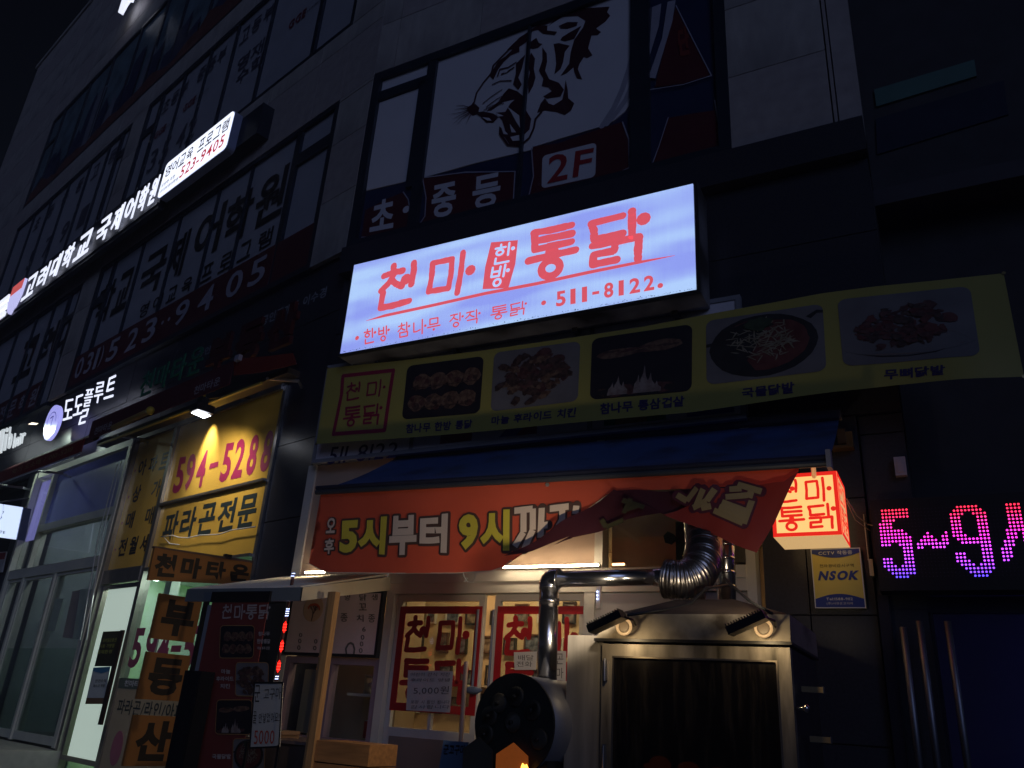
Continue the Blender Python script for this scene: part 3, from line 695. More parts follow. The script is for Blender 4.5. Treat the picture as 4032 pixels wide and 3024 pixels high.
mb.add(vs, [(j * (NX + 1) + i, j * (NX + 1) + i + 1, (j + 1) * (NX + 1) + i + 1, (j + 1) * (NX + 1) + i) for j in range(NZ) for i in range(NX)])
T.part('vinyl', mb, yellowb, True, warp=ywarp)
mb = MB()
for p_ in (top[0], bot[0], top[-1], bot[-1]): mb.ribbon([p_, (p_[0] + .001, p_[1])], .022, YB + .004)
T.part('eyelet', mb, M('eyelet_brass', (.3, .25, .12), .4, metal=1), warp=ywarp)

def noisy(name, a, b, sc=14, rough=.6):
    if name in MATS: return MATS[name]
    m = bpy.data.materials.new(name); m.use_nodes = True; n = m.node_tree; p = n.nodes['Principled BSDF']; p.inputs['Roughness'].default_value = rough
    tc = n.nodes.new('ShaderNodeTexCoord'); no = n.nodes.new('ShaderNodeTexNoise'); no.inputs['Scale'].default_value = sc; no.inputs['Detail'].default_value = 5
    cr = n.nodes.new('ShaderNodeValToRGB'); cr.color_ramp.elements[0].position = .38; cr.color_ramp.elements[1].position = .62
    cr.color_ramp.elements[0].color = tuple(a) + (1,); cr.color_ramp.elements[1].color = tuple(b) + (1,)
    n.links.new(tc.outputs['Object'], no.inputs['Vector']); n.links.new(no.outputs[0], cr.inputs[0]); n.links.new(cr.outputs[0], p.inputs['Base Color']); MATS[name] = m; return m
FOOD = [noisy('print_dark', (0.006, 0.006, 0.012), (0.013, 0.010, 0.016), 6), noisy('print_roast', (0.074, 0.036, 0.026), (0.160, 0.102, 0.067), 30), noisy('print_crisp', (0.027, 0.014, 0.013), (0.076, 0.044, 0.036), 30),
        noisy('print_plate', (0.118, 0.115, 0.129), (0.154, 0.151, 0.165), 3), noisy('print_flame', (0.172, 0.131, 0.125), (0.256, 0.227, 0.222), 20), noisy('print_stew', (0.076, 0.015, 0.015), (0.113, 0.032, 0.029), 10),
        noisy('print_sprout', (0.166, 0.154, 0.108), (0.231, 0.217, 0.168), 30), noisy('print_pan', (0.007, 0.007, 0.009), (0.014, 0.014, 0.017), 8), noisy('print_spicy', (0.046, 0.013, 0.014), (0.096, 0.041, 0.038), 26), noisy('print_leek', (0.017, 0.034, 0.017), (0.034, 0.058, 0.029), 20)]
def blob(cx, cz, rx, rz, n=14, irr=.18, rot=0):
    ph = random.random() * 6; out = []
    for k in range(n):
        a = 2 * math.pi * k / n; q_ = 1 + random.uniform(-irr, irr) + irr * .5 * math.sin(3 * a + ph)
        x, z = rx * q_ * math.cos(a), rz * q_ * math.sin(a); out.append((cx + x * math.cos(rot) - z * math.sin(rot), cz + x * math.sin(rot) + z * math.cos(rot)))
    return out
def food(kind, q, off, seed=0, asp=1.3):
    random.seed(seed + 11); mb = MB(); lay = [0]
    def add(pts, mi):
        lay[0] += 1; mb.poly([bil(q, max(.0, min(1, s_)), max(.0, min(1, t_))) for s_, t_ in pts], off + .0015 + lay[0] * .00005, 0, mi)
    bgm = {'roast': 0, 'garlic': 3, 'belly': 0, 'stew': 3, 'feet': 3}[kind]
    sh_ = sheet(rrq(q, .10, asp), off, bgm); mb.add(sh_.v, sh_.f, bgm)
    if kind == 'roast':
        for r_, (zc, xs) in enumerate(((.66, .12), (.28, .08))):
            for i in range(4):
                cx = xs + .10 + i * .215; add(blob(cx, zc, .115, .15, irr=.10), 1)
                for k in range(6): add(blob(cx + random.uniform(-.07, .07), zc + random.uniform(-.12, .08), .035, .05), random.choice((2, 1, 1, 8)))
            add([(xs - .03, zc - .12), (.95, zc - .09), (.95, zc - .075), (xs - .03, zc - .105)], 2)
    elif kind == 'garlic':
        for k in range(95):
            a = random.uniform(0, 6.28); r_ = math.sqrt(random.random()); add(blob(.50 + .36 * r_ * math.cos(a), .52 + .38 * r_ * math.sin(a), random.uniform(.04, .085), random.uniform(.04, .08), 9, .3, random.random() * 3), random.choice((2, 2, 2, 8, 1)))
        for p in ((.14, .72), (.10, .40), (.30, .12), (.48, .10)): add(blob(p[0], p[1], .09, .05, 9, .2, random.random() * 3), 2)
    elif kind == 'belly':
        add(blob(.27, .70, .22, .075, irr=.06, rot=.05), 1); add(blob(.70, .74, .22, .085, irr=.06, rot=.08), 1)
        for k in range(10): x = random.uniform(.08, .88); add(blob(x, .70 + random.uniform(-.03, .06), .09, .012, 8, .1, .1), random.choice((2, 8)))
        for k in range(16): add(blob(random.uniform(.1, .8), .06 + random.uniform(0, .08), .07, .05, 9, .3), random.choice((8, 2, 7)))
        for x, hgt in ((.22, .20), (.28, .30), (.33, .2), (.48, .28), (.54, .42), (.60, .30), (.66, .16)):
            pts = [(x - .045, .04), (x - .03, .04 + hgt * .5), (x - .005, .04 + hgt * .7), (x + .01, .04 + hgt), (x + .02, .04 + hgt * .6), (x + .05, .04 + hgt * .35), (x + .045, .04)]; add(pts, 4)
    elif kind == 'stew':
        add(blob(.49, .50, .46, .47, 26, .01), 7); add(blob(.49, .52, .39, .40, 26, .01), 5)
        add([(.0, .62), (.10, .63), (.10, .58), (.0, .57)], 7); add([(.86, .84), (.95, .92), (1, .90), (1, .86), (.95, .87), (.9, .8)], 7)
        for k in range(120):
            a = random.uniform(0, 6.28); r_ = random.random() ** .6; cx, cz = .50 + .27 * r_ * math.cos(a), .62 + .26 * r_ * math.sin(a) - (.1 if k % 3 else .0)
            add(blob(cx, cz, random.uniform(.04, .075), .007, 7, .2, random.random() * 3), 6)
        add(blob(.46, .83, .12, .10, 14, .2), 9)
    else:
        add(blob(.50, .26, .50, .16, 24, .01), 3); add([(.08, .17), (.30, .09), (.5, .07), (.7, .09), (.93, .22), (.7, .105), (.5, .085), (.3, .105)], 7)
        for k in range(150):
            a = random.uniform(0, 6.28); r_ = math.sqrt(random.random()); add(blob(.49 + .36 * r_ * math.cos(a), .52 + .30 * r_ * math.sin(a) + .06 * math.cos(a), random.uniform(.025, .06), random.uniform(.02, .05), 8, .35, random.random() * 3), random.choice((8, 8, 2, 5)))
    random.seed(seed + 99); return mb
PH = [('roast', o3, [(735, 385), (1338, 305), (1305, 755), (690, 810)]), ('garlic', o3, [(1420, 280), (2105, 190), (2085, 665), (1390, 745)]),
      ('belly', o4, [(160, 345), (635, 272), (632, 590), (150, 635)]), ('stew', o4, [(700, 258), (1255, 178), (1275, 500), (703, 562)]), ('feet', o4, [(1325, 160), (1955, 95), (2005, 440), (1355, 480)])]
for k, (kd, fn, pts) in enumerate(PH): T.part('food_photo', food(kd, C.ps(fn, pts, YB), YB + .003, k), FOOD, warp=ywarp)
mb = MB()
for s_, fn, a, b, c_, d in (('참나무 한방 통닭', o3, (725, 845), (1248, 805), (1240, 875), (720, 920)), ('마늘 후라이드 치킨', o3, (1400, 785), (2075, 715), (2065, 790), (1395, 852)),
        ('참나무 통삼겹살', o4, (198, 652), (598, 612), (596, 662), (198, 705)), ('국물닭발', o4, (870, 580), (1122, 550), (1122, 605), (872, 625)), ('무뼈닭발', o4, (1548, 498), (1838, 485), (1838, 535), (1550, 548))):
    mb.text(s_, C.ps(fn, [a, b, c_, d], YB), YB + .003, .035)
T.part('lettering', mb, navyink, warp=ywarp)
mb = MB(); bx = C.ps(o3, [(225, 465), (625, 420), (595, 610), (555, 895), (150, 925), (215, 610), (225, 465)], YB); mb.ribbon(bx, .035, YB + .003)
mb.brush('천마통닭', [C.ps(o3, a, YB) for a in ([(255, 525), (385, 510), (375, 650), (250, 665)], [(415, 510), (570, 490), (555, 620), (405, 635)], [(235, 715), (375, 700), (355, 855), (225, 865)], [(385, 700), (535, 685), (515, 845), (375, 850)])], .105, YB + .003, jit=0)
T.part('seal_lettering', mb, crimson, warp=ywarp)

# ================================================================= BLUE AWNING
T = Thing('shop_awning', 'plain dark blue fabric awning stretched over the chicken shop entrance', 'awning', C, (-2.25, -.45, 2.95))
bl, br, fl, fr_ = (-4.02, 0, 3.555), (-.47, 0, 3.52), (-4.03, -.88, 3.04), (-.47, -.88, 2.965)
mb = MB(); n = 30; vs = []
for j in range(9):
    t = j / 8
    for i in range(n + 1):
        s_ = i / n; a = [bl[k] * (1 - s_) + br[k] * s_ for k in range(3)]; b = [fl[k] * (1 - s_) + fr_[k] * s_ for k in range(3)]
        vs.append((a[0] * (1 - t) + b[0] * t, a[1] * (1 - t) + b[1] * t, a[2] * (1 - t) + b[2] * t - .03 * math.sin(math.pi * t) - .016 * abs(math.sin(s_ * math.pi * 4)) * math.sin(math.pi * t) + .004 * math.sin(s_ * 25 + t * 3)))
mb.add(vs, [(j * (n + 1) + i, (j + 1) * (n + 1) + i, (j + 1) * (n + 1) + i + 1, j * (n + 1) + i + 1) for j in range(8) for i in range(n)])
bluefab = M('blue_canvas', (.035, .085, .27), .75, noise=.18, scale=3, trans=.08, dirt=(.022, .045, .13), dscale=3)
T.part('canvas', mb, bluefab, True)
mb = MB(); mb.tube([(fl[0], -.885, fl[2] - .012), (fr_[0], -.885, fr_[2] - .012)], .020, 10); T.part('front_bar', mb, M('bar_grey', (.05, .06, .08), .5, metal=.2))
mb = MB().box(fl[0], fr_[0], -.875, -.868, 2.96, 2.99); 
mb = MB(); mb.tube([(-4.03, -.89, 3.06), (-.47, -.89, 2.985)], .016, 8); T.part('canvas_hem', mb, M('dark_hem', (.010, .014, .04), .8))
mb = MB().box(-.475, -.45, -.92, -.85, 2.92, 3.02); T.part('end_cap', mb, M('cap_grey', (.3, .3, .34), .5))
mb = MB(); mb.tube([(-4.0, -.02, 3.60), (-.45, -.02, 3.545)], .045, 12); T.part('roller_tube', mb, M('roller_grey', (.10, .09, .10), .5))
for x in (-3.9, -2.2, -.6): T.part('folding_arm', MB().tube([(x, 0, 3.10), (x, -.45, 3.00), (x + .05, -.86, 2.96)], .014, 6), alum)

# ================================================================= ORANGE BANNER (hung from the bar, right half folded over itself)
OB = .86
redfab = M('orange_red_vinyl', (.66, .115, .065), .55, noise=.10, scale=2.5, trans=.35)
backfab = M('vinyl_reverse_shaded', (.055, .009, .018), .7, noise=.15, scale=3, trans=.2)  # reverse side, with the shade of the fold put into its dark colour
def obwarp(x, y, z): return (x, y + .005 * math.sin(x * 9 + z * 3) + .002 * math.sin(x * 23) * (3.0 - z), z)
def foldwarp(x, y, z):
    a = math.sin(x * 13 + z * 9); b = math.sin(x * 31 - z * 17)
    return (x + .002 * b, y + .012 * a + .003 * b, z + .006 * math.sin(x * 15))
T = Thing('hanging_banner', 'orange red vinyl banner with opening hours hanging from the awning, right half twisted over', 'banner', C, (-2.6, -OB, 2.4))
main = C.ps(o1, [(130, 388), (700, 350), (1500, 298), (2212, 252)], OB) + C.ps(o2, [(310, 493), (405, 605), (180, 765), (0, 892)], OB) + C.ps(o1, [(1640, 918), (1575, 972), (1480, 1002), (1200, 1018), (700, 1020), (200, 1016), (140, 998), (30, 942), (60, 780), (95, 620), (125, 460)], OB)
T.part('front_sheet', sheet(main, OB), redfab, True, warp=obwarp)
top_s = C.ps(o2, [(310, 494), (900, 462), (1300, 440), (1758, 415), (1735, 480), (1640, 560), (1420, 572), (1000, 598), (405, 612)], OB + .01)
T.part('upper_strip', sheet(top_s, OB + .01), redfab, True, warp=obwarp)
fold = C.ps(o2, [(405, 606), (180, 762), (0, 888)], OB + .03) + C.ps(o1, [(1640, 915), (1800, 868), (2000, 800), (2130, 755), (2160, 768)], OB + .03) + C.ps(o2, [(0, 1028), (140, 975), (300, 920), (520, 840), (760, 775), (600, 700)], OB + .03)
ffn = lambda x, z: .10 * (z - 2.5)
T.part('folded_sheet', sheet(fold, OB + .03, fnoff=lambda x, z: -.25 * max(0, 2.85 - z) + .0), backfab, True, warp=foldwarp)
flap0 = C.ps(o2, [(412, 616), (1000, 602), (1150, 598), (940, 722), (762, 778)], OB + .02)
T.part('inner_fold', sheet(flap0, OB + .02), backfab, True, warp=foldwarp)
flap = C.ps(o2, [(762, 780), (935, 722), (1150, 596), (1400, 570), (1640, 556), (1738, 478), (1640, 680), (1560, 850), (1500, 960), (1440, 1062), (1280, 1000), (1000, 880)], OB + .05)
T.part('lower_flap', sheet(flap, OB + .05), M('red_flap', (.27, .035, .03), .6, noise=.12, scale=3, trans=.25), True, warp=foldwarp)
# lettering: dark outline, then fill
outl = M('outline_ink', (.10, .055, .045), .6, noise=0); yel = M('yellow_ink', (.72, .62, .07), .6, noise=.05); cream = M('cream_ink', (.75, .62, .52), .6, noise=.05)
LT = [('5', (292, 610), (440, 598), (412, 860), (285, 862), 1), ('시', (430, 585), (662, 572), (640, 875), (425, 860), 1), ('부', (690, 572), (900, 560), (895, 875), (670, 882), 2), ('터', (925, 568), (1140, 548), (1130, 862), (918, 850), 2),
      ('9', (1228, 560), (1382, 550), (1378, 838), (1220, 835), 1), ('시', (1400, 528), (1632, 518), (1630, 845), (1395, 850), 1)]
mo, my, mc = MB(), MB(), MB()
for ch, a, b, c_, d, k in LT:
    q = C.ps(o1, [a, b, c_, d], OB)
    mo.outline(ch, q, OB + .006, .05, .034); (my if k == 1 else mc).text(ch, q, OB + .014, .05)
for ch, a in (('오', [(190, 590), (262, 582), (248, 705), (180, 708)]), ('후', [(172, 755), (248, 745), (240, 868), (165, 872)])):
    q = C.ps(o1, a, OB); mo.outline(ch, q, OB + .006, .03, .02); mc.text(ch, q, OB + .014, .03)
# the two characters the fold cuts through: built from strokes that stop at the fold
def strokes(lst, fn, off, w):
    for st in lst: mc.ribbon(C.ps(fn, st, off), w, off + .014, caps=False); mo.ribbon(C.ps(fn, st, off), w * 1.55, off + .0075, caps=True)
mc.mark(); mo.mark()
strokes([[(1668, 530), (1810, 512)], [(1740, 522), (1740, 700), (1672, 812)], [(1812, 512), (1812, 680), (1760, 800), (1748, 832)], [(1882, 505), (1872, 740)], [(1882, 645), (1928, 640)], [(1945, 512), (2098, 495)], [(2045, 505), (2045, 620)], [(1998, 680), (2045, 600)], [(2160, 490), (2150, 555)]], o1, OB, .042)
T.part('lettering_outline', mo, outl, warp=obwarp); T.part('yellow_lettering', my, yel, warp=obwarp); T.part('cream_lettering', mc, cream, warp=obwarp)
mo, mc = MB(), MB()
def strokes2(lst, w, off=OB + .05):
    for st in lst: mc.ribbon(C.ps(o2, st, off), w, off + .012, caps=False); mo.ribbon(C.ps(o2, st, off), w * 1.75, off + .006, caps=True)
strokes2([[(860, 640), (930, 690), (1010, 605)], [(980, 745), (1080, 700), (1140, 610)], [(1040, 750), (1110, 735)], [(1060, 615), (1000, 740)]], .034)
strokes2([[(1240, 600), (1330, 590)], [(1215, 660), (1370, 640)], [(1300, 560), (1470, 620)], [(1380, 660), (1400, 600)], [(1190, 700), (1370, 760)], [(1170, 735), (1350, 800)], [(1130, 765), (1340, 845)], [(1400, 680), (1345, 850)]], .034)
T.part('lettering_outline', mo, M('maroon_outline', (.07, .012, .03), .6, noise=0), warp=foldwarp); T.part('flap_lettering', mc, M('olive_ink', (.24, .19, .10), .6, noise=.05), warp=foldwarp)
mc = MB()
for st in ([(330, 830), (370, 890), (500, 850)], [(480, 700), (640, 750)], [(500, 780), (600, 740)], [(545, 690), (500, 800)]): mc.ribbon(C.ps(o2, st, OB + .04), .03, OB + .062, caps=False)
T.part('show_through_lettering', mc, M('faint_green_ink', (.055, .05, .02), .7, noise=.2), warp=lambda x, y, z: foldwarp(x, y - .25 * max(0, 2.85 - z), z))
T.part('hem', MB().ribbon(main[5 + 3:16], .006, OB + .004), M('pale_hem', (.6, .55, .45), .7), warp=obwarp)
mb = MB()
for st in ([(650, 1020), (655, 1050), (665, 1020)], [(1255, 1016), (1262, 1050), (1290, 1090), (1330, 1095), (1350, 1060), (1355, 1014)], [(1262, 1050), (1290, 1060), (1262, 1085)]):
    mb.tube([(p[0], -OB, p[1]) for p in C.ps(o1, st, OB)], .003, 5)
T.part('loose_string', mb, M('white_string', (.6, .58, .5), .8, noise=0))

# ================================================================= SHOPFRONT of the chicken shop
T = SF = Thing('shopfront', 'white aluminium shopfront of the chicken shop behind the grill, red square stickers on its doors', 'shopfront', C, (-3, 0, 0))
mb = MB()
mb.box(-4.95, -4.86, -.03, .10, .12, 3.56); mb.box(-3.91, -3.84, -.03, .10, .12, 2.42); mb.box(-2.23, -2.15, -.028, .10, .12, 2.58); mb.box(-1.11, -1.05, -.028, .10, .12, 3.56)
mb.box(-4.86, -1.11, -.032, .10, 2.42, 2.50); mb.box(-4.86, -1.11, -.045, .10, 2.50, 2.58); mb.box(-2.16, -2.10, -.026, .10, 2.585, 3.56)
T.part('frame', mb, whitealum)
mb = MB().box(-4.86, -2.16, -.01, .05, 2.583, 3.56); T.part('signboard_panel', mb, M('beige_panel', (.46, .34, .26), .6, noise=.08))
mb = MB().box(-2.15, -1.11, -.005, .05, .12, 2.415); T.part('side_panel', mb, M('white_board', (.50, .47, .47), .5, noise=.05))
mb = MB().box(-2.085, -1.115, .02, .03, 2.60, 3.55); T.part('transom_pane', mb, clear)
mb = MB().box(-2.085, -1.115, .12, .14, 2.60, 3.55); T.part('lining_sheet', mb, M('brown_sheet', (.30, .21, .12), .35, noise=.4, scale=3, bump=.3))
for a, b in ((-3.835, -3.05), (-2.96, -2.235)):
    mb = MB().frame(a, b, .14, 2.415, .045, -.02, .04, wb=1.32); mb.box((a + b) / 2 - .012, (a + b) / 2 + .012, .02, .06, 1.46, 1.57)
    d_ = T.part('door', mb, whitealum)
    T.part('dimming_panel', MB().box(a + .06, b - .06, .012, .024, .22, 1.40), M('dimmed_brown', (.30, .22, .17), .6, noise=.12, scale=3), parent=d_)  # brown sheet added to dim the white lower door, shade put into colour
    T.part('door_pane', MB().box(a + .045, b - .045, .035, .041, 1.45, 2.37), clear, parent=d_)
    T.part('handle', MB().tube([((b - .02) if a < -3.2 else a + .02, -.03, 1.75), ((b - .02) if a < -3.2 else a + .02, -.03, 2.30)], .010, 8), M('blue_grey_bar', (.22, .24, .32), .35, metal=.5), parent=d_)
for (q, fn) in (([(1020, 515), (1600, 515), (1540, 1300), (945, 1258)], B), ([(455, 522), (1127, 522), (1100, 1240), (400, 1215)], G)):
    pts = C.ps(fn, q, -.018); x0 = (pts[0][0] + pts[3][0]) / 2; x1 = (pts[1][0] + pts[2][0]) / 2; x0 = -3.80 if fn is B else -2.93; x1 = -3.06 if fn is B else -2.19; z1_, z0_ = 2.33, 1.575
    mb = MB(); mb.frame(x0, x1, z0_, z1_, .055, -.014, .004)
    sq = lambda a, b, c_, d: rect(x0 + (x1 - x0) * a, x0 + (x1 - x0) * b, z0_ + (z1_ - z0_) * c_, z0_ + (z1_ - z0_) * d)
    mb.brush('천마통닭', [sq(.11, .43, .55, .89), sq(.49, .86, .56, .88), sq(.11, .44, .11, .48), sq(.49, .86, .11, .48)], .15, -.012, jit=.05)
    T.part('red_sticker', mb, redtape)
single('taped_notice', 'handwritten price notice on white paper taped over the left red sticker', 'notice', C, MB().poly(C.ps(B, [(1090, 968), (1408, 974), (1385, 1268), (1075, 1250)], .034), .034, .002), paper)
T2 = Thing('paper_notice', 'square handwritten paper notice reading 5,000 stuck on the left glass door', 'notice', C, (-3.44, -.036, 1.6))
NQ = lambda pts, o=.038: C.ps(B, pts, o)
mb = MB().text('5,000원', NQ([(1130, 1085), (1380, 1080), (1375, 1140), (1128, 1140)]), .038, -.005)
T2.part('lettering', mb, M('pencil_ink', (.10, .09, .09), .8, noise=0))
for k, (a, b, s_) in enumerate(((985, 1010, '어린이 간식 치킨'), (1025, 1048, '후라이드 양념'), (1180, 1205, '포장 시 할인 됩니다'), (1215, 1240, '감사합니다'))):
    T2.part('lettering', MB().text(s_, NQ([(1110, a), (1385, a), (1380, b), (1105, b)]), .038, -.01), MATS['pencil_ink'])
bpy.data.objects.remove([o for o in S.objects if o.name.startswith('taped_notice')][0])
T2.part('sheet', MB().poly(C.ps(B, [(1090, 968), (1408, 974), (1385, 1268), (1075, 1250)], .034), .034, .002), paper)
T2 = Thing('paper_notice', 'pair of torn white notices behind the stove pipe on the right glass door', 'notice', C, (-2.5, -.03, 1.7))
T2.part('sheet', MB().poly(C.ps(G, [(580, 840), (745, 835), (735, 965), (585, 965)], .02), .02, .002), paper)
T2.part('sheet', MB().poly(C.ps(G, [(865, 830), (950, 833), (945, 1080), (870, 1075)], .02), .02, .002), paper)
mb = MB()
for s_, a in (('배달', (610, 860)), ('전화', (600, 905)), ): mb.text(s_, C.ps(G, [a, (a[0] + 110, a[1]), (a[0] + 110, a[1] + 38), (a[0], a[1] + 38)], .023), .023, 0)
for s_, a in (('곤', (880, 850)), ('마', (880, 950))): mb.text(s_, C.ps(G, [a, (a[0] + 50, a[1]), (a[0] + 50, a[1] + 75), (a[0], a[1] + 75)], .023), .023, 0)
T2.part('lettering', mb, MATS['pencil_ink'])

# interior of the shop
T = Thing('shop_interior', 'warm lit dining room of the chicken shop seen through its glass doors', 'room', C, (-3, 1.6, 0))
wallm = M('cream_wall', (.60, .46, .28), .8, noise=.06)
T.part('back_wall', MB().box(-4.93, -1.0, 1.5, 1.6, .1, 3.2), wallm); T.part('side_wall', MB().box(-4.95, -4.90, .32, 2.6, .1, 3.2), wallm); T.part('side_wall', MB().box(-1.0, -.95, .32, 2.6, .1, 3.2), wallm)
T.part('ceiling', MB().box(-4.9, -1.0, .32, 2.6, 3.0, 3.1), M('cream_ceiling', (.6, .5, .36), .8)); T.part('floor', MB().box(-4.9, -1.0, .15, 2.6, .05, .12), M('brown_floor', (.15, .1, .07), .5))
T.part('partition', MB().box(-3.87, -3.83, .14, .40, .1, 3.0), M('cream_partition', (.42, .32, .20), .8))
T.part('ceiling_lamp', MB().box(-3.9, -2.6, .75, 1.0, 2.95, 2.98), M('warm_panel_lamp', (.8, .8, .8), .5, es=12, ecol=(1, .70, .38), noise=0))
T.part('shelf', MB().box(-4.9, -1.9, 1.38, 1.5, 1.81, 1.825), M('shelf_white', (.6, .55, .45), .6))
fm = [M('frame_black', (.02, .02, .02), .4), M('frame_white', (.55, .52, .46), .5), M('frame_brown', (.10, .05, .03), .5)]
pm = [noisy('snapshot_a', (.03, .03, .035), (.25, .22, .2), 18), noisy('snapshot_b', (.02, .03, .05), (.18, .2, .25), 22), noisy('snapshot_c', (.08, .05, .03), (.35, .28, .2), 16)]
k = 0; cols = ['black', 'white', 'brown']
ORD = ['first', 'second', 'third', 'fourth', 'fifth', 'sixth', 'seventh', 'eighth', 'ninth']
RN = ['lowest row', 'second row from the bottom', 'second row from the top', 'top row']
random.seed(5)
for r_ in range(4):
    for i in range(9):
        x = -4.82 + i * .245 + (r_ % 2) * .10 + random.uniform(-.02, .02); z = 1.56 + r_ * .265 + random.uniform(-.01, .03); w = random.uniform(.11, .17); h_ = random.uniform(.12, .19); ci = random.choice((0, 0, 1, 2))
        t_ = Thing('picture_frame', f'{cols[ci]} framed photograph on the shop wall, {RN[r_]}, {ORD[i]} from the left', 'picture', C, (x, 1.47, z), group='framed photographs on the shop wall')
        t_.part('frame', MB().frame(x - w / 2, x + w / 2, z, z + h_, .014, -1.462, .035), fm[ci]); t_.part('photograph', MB().box(x - w / 2 + .012, x + w / 2 - .012, 1.475, 1.49, z + .012, z + h_ - .012), random.choice(pm)); k += 1

# left bay: menu board over a serving window
T = Thing('menu_board', 'white menu board with a blossom tree disc over the small serving window', 'sign', C, (-4.38, -.06, 1.95))
T.part('board', MB().box(-4.84, -3.93, -.075, -.04, 1.955, 2.42), M('menu_white', (.62, .50, .55), .5, noise=.05))
mb = MB(); mb.frame(-4.86, -3.91, 1.935, 2.44, .022, .08, .045); T.part('frame', mb, black)
mb = MB(); q = C.ps(B, [(270, 480), (590, 480), (590, 740), (270, 740)], .078); cx = (q[0][0] + q[1][0]) / 2; cz = q[0][1] - .06
T.part('blossom_disc', MB().poly([(cx + .105 * math.cos(a), cz + .105 * math.sin(a)) for a in [k * math.pi / 12 for k in range(24)]], .0785, .002), M('peach_print', (.52, .36, .27), .5, noise=.1))
mb = MB(); random.seed(3)
def branch(p, a, l, w, d):
    e = (p[0] + l * math.cos(a), p[1] + l * math.sin(a)); mb.ribbon([p, e], w, .0795, 0)
    if d:
        for s_ in (-.5, .05, .55): branch(e, a + s_ + random.uniform(-.15, .15), l * .68, w * .6, d - 1)
    elif (e[0] - cx) ** 2 + (e[1] - cz) ** 2 < .0095: mb.ribbon([e, (e[0] + .001, e[1])], .013, .081, 1)
branch((cx, cz - .095), 1.45, .05, .010, 4)
T.part('blossom_tree', mb, [M('tree_ink', (.05, .02, .02), .6, noise=0), M('blossom_ink', (.45, .08, .03), .6, noise=0)])
mb = MB(); BQ = lambda x, y, w, h_: C.ps(B, [(x, y), (x + w, y), (x + w, y + h_), (x, y + h_)], .0785)
for ch, x, y, w, h_ in (('꼬', 742, 495, 55, 50), ('닭', 745, 430, 50, 45), ('치', 725, 575, 50, 50), ('종', 808, 572, 48, 58), ('종', 612, 565, 50, 60), ('생', 830, 430, 45, 42), ('양', 640, 432, 42, 42), ('6', 765, 660, 25, 35), ('0', 755, 718, 26, 34), ('0', 748, 765, 26, 34), ('0', 742, 812, 26, 34),
        ('0', 312, 745, 24, 32), ('0', 305, 792, 24, 32), ('0', 425, 748, 24, 32), ('0', 418, 795, 24, 32), ('0', 318, 705, 24, 28)):
    mb.text(ch, BQ(x, y, w, h_), .0785, .015)
T.part('lettering', mb, MATS['pencil_ink'])
T.part('horseshoe_print', MB().ribbon(C.ps(B, [(655, 865), (650, 815), (668, 782), (685, 775), (702, 785), (712, 820), (705, 862)], .0785), .016, .079), M('grey_ink', (.12, .12, .12), .6, noise=0))
T = Thing('serving_window', 'small white framed serving window below the menu board, pans and a red can behind it', 'window', C, (-4.38, 0, .9))
mb = MB(); mb.frame(-4.86, -3.91, 1.30, 1.93, .05, .02, .08); mb.box(-4.42, -4.37, -.02, .06, 1.35, 1.88); T.part('frame', mb, M('mauve_frame', (.26, .19, .24), .5))
T.part('pane', MB().box(-4.81, -3.96, .02, .026, 1.35, 1.88), clear)
T.part('apron_panel', MB().box(-4.86, -3.91, -.015, .06, .12, 1.295), M('dull_apron', (.28, .22, .20), .6, noise=.1))
T.part('back_board', MB().box(-4.88, -3.93, .50, .52, 1.1, 2.3), M('kitchen_wall', (.42, .33, .22), .7, noise=.2, scale=2)); T.part('inner_shelf', MB().box(-4.36, -3.95, .20, .45, 1.66, 1.68), whitealum)
T.part('inner_panel', MB().box(-4.78, -4.60, .14, .15, 1.36, 1.84), M('cream_card', (.30, .24, .17), .6))
T = Thing('cooking_pot', 'steel cooking pot on the shelf inside the serving window', 'pot', C, (-4.2, .32, 1.68)); T.part('body', MB().cyl((-4.2, .32, 1.682), (0, 0, 1), .075, .13, 20), steel, True); T.part('lid', MB().cyl((-4.2, .32, 1.813), (0, 0, 1), .08, .012, 20), steel)
T = Thing('drink_can', 'red can standing low inside the serving window', 'can', C, (-4.15, .25, 1.36)); T.part('body', MB().cyl((-4.15, .25, 1.36), (0, 0, 1), .035, .12, 16), redtape, True); T.part('rim', MB().cyl((-4.15, .25, 1.481), (0, 0, 1), .030, .006, 16), alum)

# LED strips on the lintel
warmled = M('warm_white_led', (.9, .8, .6), .5, es=48, ecol=(1, .78, .50), noise=0); orangeled = M('amber_led', (.9, .5, .3), .5, es=6, ecol=(1, .45, .18), noise=0)
for lab, a, b, mt in (('short warm LED strip at the lower left corner of the orange banner', -4.74, -4.53, warmled), ('long warm LED strip under the fold of the orange banner', -2.85, -2.10, warmled), ('stub of amber LED strip just left of the flexible duct', -2.0, -1.91, orangeled)):
    T = Thing('led_strip', lab, 'light', C, ((a + b) / 2, -.08, 2.595), group='LED strips under the awning')
    T.part('rail', MB().box(a, b, -.085, -.045, 2.585, 2.598), M('rail_white', (.5, .5, .5), .5)); mb = MB(); n = max(3, int((b - a) / .018))
    for i in range(n): x = a + (b - a) * (i + .5) / n; mb.box(x - .0075, x + .0075, -.097, -.0855, 2.586, 2.600)
    T.part('diode_row', mb, mt, stuff=True)

